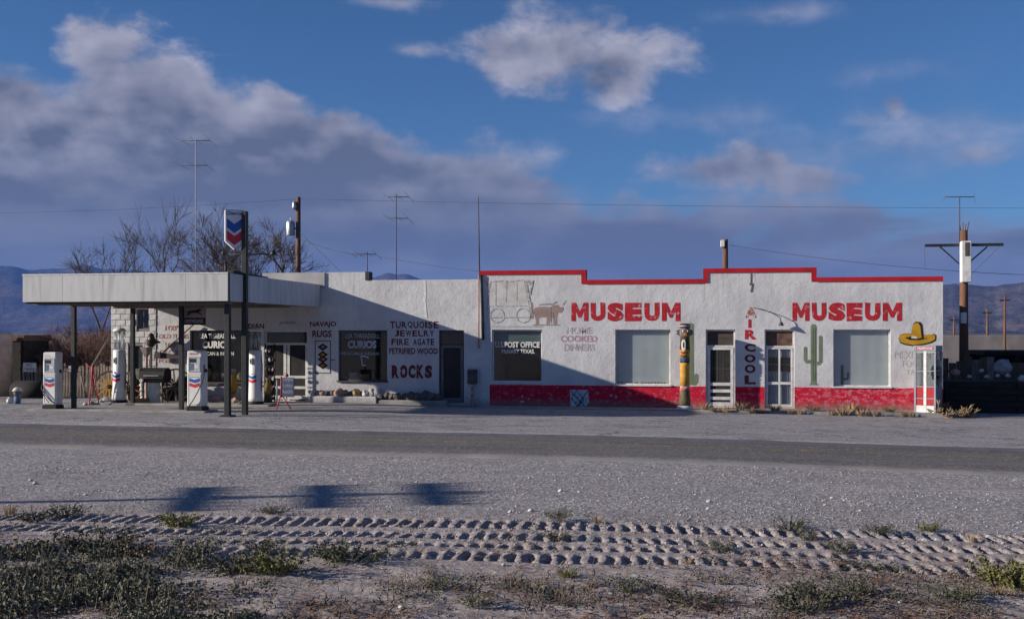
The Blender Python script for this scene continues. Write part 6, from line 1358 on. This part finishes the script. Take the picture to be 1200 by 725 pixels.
# ------------------------------------------------------------------ weeds along the museum foot
def tuft_mesh(name, m, seed, h=0.35, r=0.22, blades=70, width=0.012, flop=0.9, leaf=0):
    rn = random.Random(seed); mb = MB()
    for i in range(blades):
        a = rn.uniform(0, 2 * math.pi); rr = r * 0.45 * math.sqrt(rn.random()); hh = h * rn.uniform(0.45, 1.0); out = r * rn.uniform(0.2, 1.0) * flop
        p0 = Vector((rr * math.cos(a), rr * math.sin(a), -0.02)); p2 = p0 + Vector((out * math.cos(a), out * math.sin(a), hh)); p1 = p0.lerp(p2, 0.5) + Vector((0, 0, hh * 0.15))
        w = Vector((-math.sin(a + rn.uniform(-1, 1)), math.cos(a), 0)) * width
        n = len(mb.v); mb.v += [tuple(p0 - w), tuple(p0 + w), tuple(p1 + w * 0.8), tuple(p1 - w * 0.8), tuple(p2)]
        mb.face((n, n + 1, n + 2, n + 3)); mb.face((n + 3, n + 2, n + 4))
        for k in range(leaf):
            u = rn.uniform(0.25, 1.0); c = p0.lerp(p1, u * 2) if u < 0.5 else p1.lerp(p2, u * 2 - 1)
            d = Vector((rn.gauss(0, 1), rn.gauss(0, 1), rn.gauss(0, 0.6) + 0.3)).normalized(); q = d.cross(Vector((rn.gauss(0, 1), rn.gauss(0, 1), rn.gauss(0, 1)))).normalized()
            L = rn.uniform(0.022, 0.042); n = len(mb.v); mb.v += [tuple(c), tuple(c + d * L * .5 + q * L * .3), tuple(c + d * L), tuple(c + d * L * .5 - q * L * .3)]; mb.face((n, n + 1, n + 2, n + 3))
    return mb.mesh(name, m)
m_straw = M('straw', (0.40, 0.29, 0.16), (0.27, 0.19, 0.10), 9, 0.9, rand=0.2)
m_weed = M('dull_weed', (0.15, 0.14, 0.075), (0.21, 0.17, 0.09), 9, 0.9, rand=0.2)
m_sage = M('sage_leaf', (0.10, 0.105, 0.068), (0.165, 0.16, 0.11), 25, 0.9, rand=0.2)
m_yelg = M('yellow_green_leaf', (0.19, 0.175, 0.06), (0.12, 0.125, 0.05), 25, 0.9, rand=0.15)
m_darkg = M('dark_green_leaf', (0.05, 0.055, 0.034), (0.085, 0.085, 0.052), 25, 0.9, rand=0.2)
m_rust = M('rusty_brush', (0.20, 0.10, 0.06), (0.12, 0.07, 0.045), 25, 0.9)
dry = [tuft_mesh('dry_weed', m_straw, 300 + i, 0.34, 0.26, 70, 0.008) for i in range(3)] + [tuft_mesh('dry_weed', m_weed, 310, 0.24, 0.28, 70, 0.010, 1.0, 2)]
wl_list = [(826, 1, 1.0, 'dry weed at the left jamb of the screen door'), (838, 3, 1.0, 'low weed on the step of the screen door'), (852, 0, 1.0, 'dry weed at the right jamb of the screen door'), (867, 1, 1.2, 'tall dry weed below the left edge of AIR COOL'), (879, 2, 0.9, 'dry weed right below the word COOL'), (891, 3, 1.0, 'low green weed left of the glazed door'), (908, 3, 1.2, 'low weed on the step of the glazed door'), (925, 1, 0.8, 'small weed at the right side of the glazed door'), (938, 0, 0.9, 'dry weed below the cactus mural, left one'), (955, 3, 1.1, 'low weed right below the cactus mural'), (975, 1, 0.9, 'dry weed at the left end below the right window'), (988, 0, 1.35, 'biggest dry weed below the right window'), (998, 2, 1.2, 'dry weed right beside the biggest one'), (1010, 1, 1.1, 'dry weed below the middle of the right window'), (1026, 2, 1.0, 'dry weed toward the right end of the window'), (1042, 3, 1.1, 'low weed below the right corner of the window'), (1058, 0, 0.9, 'dry weed left of the telephone booth'), (1067, 1, 0.8, 'small dry weed touching the telephone booth')]
for i, (p, k, sc_, lb) in enumerate(wl_list):
    Yw = -1.22 if i % 3 else -0.95; x = PX(p, Yw); o = bpy.data.objects.new('dry_weed', dry[k]); col.objects.link(o)
    o.location = (x, Yw, 0.03 if Yw > -1.15 else gzf(x, Yw)); o.scale = (sc_, sc_, sc_ * 0.95); o.rotation_euler.z = i * 1.7; tag(o, lb, 'weed', 'weeds along the museum wall')
tw_ = bare_tree('tumbleweed', (PX(1112, -0.9), -0.9, gzf(8.2, -0.9)), 0.62, 'dry tumbleweed lodged right of the telephone booth', 91, r0=0.02, stems=9, levels=3, mat=m_straw, cat='tumbleweed', spread=0.8, sides=3)

# ------------------------------------------------------------------ foreground shrubs, one by one
def ground_z(x, y):
    i = int(np.clip(np.searchsorted(gx, x), 1, len(gx) - 1)); j = int(np.clip(np.searchsorted(gy, y), 1, len(gy) - 1)); return float(GZ[j, i])
kinds = {'sage': [tuft_mesh('shrub', m_sage, 400 + i, 0.28, 0.30, 46, 0.005, 1.0, 16) for i in range(2)], 'yellow': [tuft_mesh('shrub', m_yelg, 410 + i, 0.24, 0.26, 60, 0.006, 1.0, 14) for i in range(2)],
         'dark': [tuft_mesh('shrub', m_darkg, 420 + i, 0.24, 0.36, 52, 0.005, 1.1, 16) for i in range(2)], 'rust': [tuft_mesh('shrub', m_rust, 430, 0.20, 0.30, 90, 0.005, 1.1, 5)], 'straw': [tuft_mesh('shrub', m_straw, 440, 0.25, 0.2, 60, 0.006, 0.8)]}
cols_ = {'sage': 'grey-green', 'yellow': 'yellow-green', 'dark': 'dark green', 'rust': 'rust-brown', 'straw': 'straw-coloured'}
shr = [(208, 617, 'yellow', 1.0, 'on the left part of the upper track'), (228, 656, 'sage', 1.0, 'left of the dark one below the tracks'), (281, 669, 'dark', 0.95, 'between two lighter ones below the tracks'), (322, 674, 'yellow', 1.15, 'largest below the left tracks'), (160, 651, 'rust', 0.95, 'at the left end of the lower track'), (118, 645, 'dark', 1.25, 'wide one at the left below the upper track'), (72, 642, 'dark', 1.15, 'near the left edge beside the wide one'), (40, 612, 'dark', 0.8, 'at the far left end of the upper track'), (78, 606, 'dark', 0.8, 'on the shoulder left above the tracks'), (96, 604, 'dark', 0.6, 'small one on the shoulder left above the tracks'), (12, 602, 'straw', 0.9, 'at the left picture edge beside the shadow line'), (308, 650, 'sage', 0.75, 'on the lower track left of centre'), (336, 650, 'sage', 0.7, 'on the lower track, right of its neighbour'), (321, 602, 'dark', 0.65, 'beside the pole shadow on the shoulder'), (390, 657, 'sage', 0.9, 'on the tracks left of the middle'), (414, 661, 'dark', 0.95, 'right one of the pair left of the middle'), (467, 640, 'dark', 0.6, 'small one between the tracks near the middle'), (654, 611, 'sage', 0.6, 'on the upper track right of the middle'), (654, 632, 'dark', 0.55, 'small one between the tracks right of the middle'), (665, 674, 'yellow', 0.5, 'small one on the bare soil in the middle'), (700, 612, 'straw', 0.5, 'dry one at the top of the upper track'), (812, 706, 'dark', 0.75, 'low one at the bottom right of the middle'), (842, 642, 'sage', 0.55, 'on the tracks right of the middle'), (926, 617, 'dark', 0.7, 'on the upper track before the word MUSEUM'), (946, 629, 'sage', 0.6, 'between the upper tracks on the right'), (986, 644, 'sage', 0.75, 'on the lower track on the right'), (1002, 657, 'dark', 0.6, 'under the lower track on the right'), (1048, 662, 'dark', 0.55, 'under the lower track further right'), (1028, 621, 'dark', 0.6, 'on the upper track further right'), (1088, 617, 'yellow', 0.6, 'on the upper track near the right edge'), (1140, 627, 'straw', 0.6, 'dry one on the upper track near the right edge'), (961, 697, 'dark', 0.9, 'upper one of the pair at the bottom right'), (945, 712, 'dark', 0.95, 'lower one of the pair at the bottom right'), (1005, 692, 'sage', 0.7, 'right of the pair at the bottom right'), (1114, 697, 'dark', 0.75, 'at the bottom before the right edge'), (1172, 677, 'yellow', 1.25, 'big one near the right picture edge'), (1194, 683, 'yellow', 1.1, 'cut by the right picture edge'), (1171, 690, 'straw', 0.6, 'small dry one below the big one on the right'), (806, 660, 'straw', 0.4, 'tiny dry one on the lower track'), (735, 692, 'sage', 0.55, 'on the litter in the lower middle'), (560, 712, 'sage', 0.6, 'at the bottom edge near the middle'), (512, 688, 'sage', 0.6, 'on the litter left of the middle')]
for i, (p, y, kd, sc_, where) in enumerate(shr):
    q = GP(p, y); o = bpy.data.objects.new('desert_shrub', kinds[kd][i % len(kinds[kd])]); col.objects.link(o)
    o.location = (q.x, q.y, ground_z(q.x, q.y)); o.scale = (sc_ * random.uniform(.95, 1.2), sc_, sc_ * random.uniform(0.85, 1.1)); o.rotation_euler.z = i * 2.1
    tag(o, f'{cols_[kd]} foreground shrub {where}', 'shrub', 'low shrubs in the foreground')
# ------------------------------------------------------------------ uncountable growth and litter
def near_points(n, wfun, seed, y0=640, y1=735, pr=(-60, 1260)):
    r = np.random.default_rng(seed); out = np.zeros((0, 2))
    while len(out) < n:
        t = r.uniform((H * F) / (y1 - HY), (H * F) / (y0 - HY), 20000); a = r.uniform((pr[0] - 600) / F, (pr[1] - 600) / F, 20000)
        x, y = t * (-S + a * C), -D + t * (C + a * S)
        k = r.random(20000) < wfun(x, y, 600 + a * F, HY + H * F / t); out = np.concatenate([out, np.stack([x[k], y[k]], 1)])
    out = out[:n]
    i = np.clip(np.searchsorted(gx, out[:, 0]), 1, len(gx) - 1); j = np.clip(np.searchsorted(gy, out[:, 1]), 1, len(gy) - 1)
    return np.column_stack([out, GZ[j, i]]).tolist()
def patch(x, y, sc_=1.0, seed=0): return fbm(np.asarray(x) * sc_, np.asarray(y) * sc_, 4, seed)
def cl01(v): return np.clip(v, 0, 1)
rn = random.Random(5)
def leaf_clumps(name, pts, m, hmax, label, per=12, size=(0.018, 0.036)):
    mb = MB()
    for x, y, z in pts:
        h = hmax * rn.uniform(0.3, 1.0)
        for k in range(per):
            c = Vector((x + rn.gauss(0, 0.05), y + rn.gauss(0, 0.05), z + h * rn.random())); d = Vector((rn.gauss(0, 1), rn.gauss(0, 1), rn.gauss(0, .7) + .4)).normalized(); q = d.cross(Vector((rn.gauss(0, 1), rn.gauss(0, 1), rn.gauss(0, 1)))).normalized()
            L = rn.uniform(*size); n = len(mb.v); mb.v += [tuple(c), tuple(c + d * L * .5 + q * L * .38), tuple(c + d * L), tuple(c + d * L * .5 - q * L * .38)]; mb.face((n, n + 1, n + 2, n + 3))
    o = mb.build(name, m); tag(o, label, 'ground cover', kind='stuff'); return o
def w_dense(x, y, c, row):
    edge = 688 - 0.14 * (330 - c) - 110 * (patch(x, y, 1.1, 51) - 0.5)
    return cl01((row - edge) / 14) * cl01((360 - c) / 120) * (0.06 + 0.94 * (patch(x, y, 3.2, 52) > 0.52))
leaf_clumps('sage_ground_cover', near_points(820, w_dense, 1, 640, 740, (-60, 380)), m_sage, 0.16, 'dense grey-green low growth in the bottom left corner', 17, (0.016, 0.052))
leaf_clumps('dark_ground_cover', near_points(520, w_dense, 7, 640, 740, (-60, 380)), m_darkg, 0.10, 'darker low growth between the grey-green plants at bottom left', 12, (0.018, 0.036))
def w_mid(x, y, c, row): return cl01(patch(x, y, 1.3, 61) - 0.47) * 5 * cl01((row - 655) / 25)
leaf_clumps('sparse_ground_cover', near_points(800, w_mid, 2, 655, 740), m_darkg, 0.07, 'sparse dark low growth over the near soil', 9, (0.015, 0.032))
def w_left(x, y, c, row): return cl01((330 - c) / 260) * cl01(patch(x, y, 1.6, 66) - 0.47) * 4
leaf_clumps('dark_track_growth', near_points(650, w_left, 3, 615, 700, (-60, 400)), m_darkg, 0.12, 'dark low growth over the left ends of the tracks', 11)
def litter(name, n, wf, m, label, rng_=(0.05, 0.22), flat=0.25, y0=600):
    mb = MB()
    for x, y, z in near_points(n, wf, n, y0, 740):
        z += 0.006; a = rn.uniform(0, 2 * math.pi); L = rn.uniform(*rng_); d = Vector((math.cos(a), math.sin(a), abs(rn.gauss(0, flat)))).normalized(); w = Vector((-math.sin(a), math.cos(a), 0.5)).normalized() * rn.uniform(0.003, 0.006); c = Vector((x, y, z)); mid = c + d * L * .5 + Vector((0, 0, L * 0.05)); e2 = c + d * L + Vector((rn.gauss(0, .02), rn.gauss(0, .02), -L * .08))
        n_ = len(mb.v); mb.v += [tuple(c - w), tuple(c + w), tuple(mid + w), tuple(mid - w), tuple(e2)]; mb.face((n_, n_ + 1, n_ + 2, n_ + 3)); mb.face((n_ + 3, n_ + 2, n_ + 4))
    o = mb.build(name, m); tag(o, label, 'litter', kind='stuff'); return o
litter('dry_twigs', 5600, lambda x, y, c, row: cl01(patch(x, y, 0.9, 71) - 0.40) * 4 * cl01((row - 640) / 30), m_rust, 'brown twig litter over the near soil')
litter('dry_grass', 3200, lambda x, y, c, row: (0.15 + cl01(patch(x, y, 1.4, 73) - 0.45) * 5) * cl01((row - 600) / 60), M('grey_straw', (0.30, 0.24, 0.17), (0.17, 0.13, 0.10), 9, 0.9), 'scattered dry grass over the near soil', (0.04, 0.16), 0.5)
def stalks(name, n, wf, m, label, y0=640):
    mb = MB()
    for x, y, z in near_points(n, wf, n + 3, y0, 740, (-60, 700)):
        h = rn.uniform(0.10, 0.34); d = Vector((rn.gauss(0, .25), rn.gauss(0, .25), 1)).normalized(); mb.tube([(x, y, z - 0.01), Vector((x, y, z)) + d * h * .6, Vector((x, y, z)) + d * h + Vector((rn.gauss(0, .03), rn.gauss(0, .03), 0))], [0.004, 0.003, 0.0015], 3)
    o = mb.build(name, m); tag(o, label, 'dry stalks', kind='stuff'); return o
stalks('dry_stalks', 420, lambda x, y, c, row: w_dense(x, y, c, row) * 0.6 + cl01(patch(x, y, 1.3, 61) - 0.5) * 2 * cl01((row - 660) / 25), MATS['grey_straw'], 'thin dry stalks standing among the near plants')
def gravel_stuff(name, n, m, label, size, y0, y1, seed):
    r2 = random.Random(seed); mb = MB(); f8 = ((0, 2, 4), (2, 1, 4), (1, 3, 4), (3, 0, 4), (2, 0, 5), (1, 2, 5), (3, 1, 5), (0, 3, 5))
    for x, y, z in near_points(n, lambda x, y, c, row: 0.25 + 0.75 * (patch(x, y, 0.8, seed) > 0.48), seed, y0, y1):
        r = r2.uniform(*size); n_ = len(mb.v); s3 = [r * r2.uniform(.6, 1.3) for _ in range(6)]
        mb.v += [(x - s3[0], y, z), (x + s3[1], y, z), (x, y - s3[2], z), (x, y + s3[3], z), (x + r * .2, y, z + s3[4] * .8), (x, y, z - r * .5)]
        for f in f8: mb.face([n_ + i for i in f])
    o = mb.build(name, m); tag(o, label, 'gravel', kind='stuff'); return o
m_gr1 = M('gravel_grey', (0.34, 0.315, 0.31), (0.22, 0.20, 0.20), 20, 0.95); m_gr2 = M('gravel_pale', (0.55, 0.52, 0.50), (0.42, 0.39, 0.38), 20, 0.95)
gravel_stuff('gravel', 9000, m_gr1, 'grey gravel scattered over the road shoulder', (0.008, 0.024), 545, 640, 81)
gravel_stuff('pale_gravel', 1300, m_gr2, 'pale gravel chips scattered over the road shoulder', (0.010, 0.026), 540, 640, 82)
gravel_stuff('soil_clods', 3500, M('soil_clod', (0.30, 0.235, 0.21), (0.2, 0.155, 0.135), 20, 0.95), 'small clods on the near soil', (0.006, 0.022), 600, 735, 83)
ws = [(657, 575, .06), (679, 576, .045), (598, 600, .045), (622, 598, .055), (620, 560, .04), (831, 586, .06), (830, 594, .04), (967, 588, .04), (590, 661, .035), (470, 713, .045), (36, 563, .05), (41, 567, .06), (100, 580, .045), (1056, 703, .045), (992, 700, .04), (1008, 594, .035), (848, 554, .04), (412, 561, .035), (975, 579, .04), (536, 640, .03)]
wsl = ['on the shoulder below the word HOME', 'on the shoulder right of the one below the word HOME', 'above the upper track near the middle, left one', 'above the upper track near the middle, right one', 'near the road edge below the post office window', 'on the shoulder below the screen door, upper one', 'on the shoulder below the screen door, lower one', 'above the tracks below the right cactus mural', 'beside the lower track in the middle', 'at the bottom edge left of the middle', 'near the road edge at the far left, upper one', 'near the road edge at the far left, lower one', 'on the shoulder left of the pole shadow', 'at the bottom right among dark plants', 'at the bottom right beside a dark shrub', 'above the tracks below the right museum window', 'near the road edge below the screen door', 'near the road edge above the pole shadow', 'on the shoulder below the right-hand museum lettering', 'between the tracks left of the middle']
for i, (p, y, r) in enumerate(ws):
    r *= 0.72; q = GP(p, y); solo(MB().rock((q.x, q.y, ground_z(q.x, q.y) + r * 0.45), r, 200 + i, (1.2, .9, .75), 1), 'white_stone', m_gr2 if i % 3 else m_twhite, 'small white stone ' + wsl[i], 'rock', 'loose white stones')

# ------------------------------------------------------------------ the air between here and the hills
hz = MB().box(-12000, 12000, -12000, 12000, -8, 680).build('haze', None); tag(hz, 'pale blue haze over the plain and hills', 'haze', kind='stuff')
mh = bpy.data.materials.new('haze_air'); mh.use_nodes = True; nt = mh.node_tree; nt.nodes.clear()
pv = nt.nodes.new('ShaderNodeVolumePrincipled'); pv.inputs['Color'].default_value = (0.17, 0.36, 1.0, 1); pv.inputs['Density'].default_value = 5.5e-5; pv.inputs['Anisotropy'].default_value = 0.0
om = nt.nodes.new('ShaderNodeOutputMaterial'); nt.links.new(pv.outputs[0], om.inputs['Volume']); hz.data.materials.append(mh)
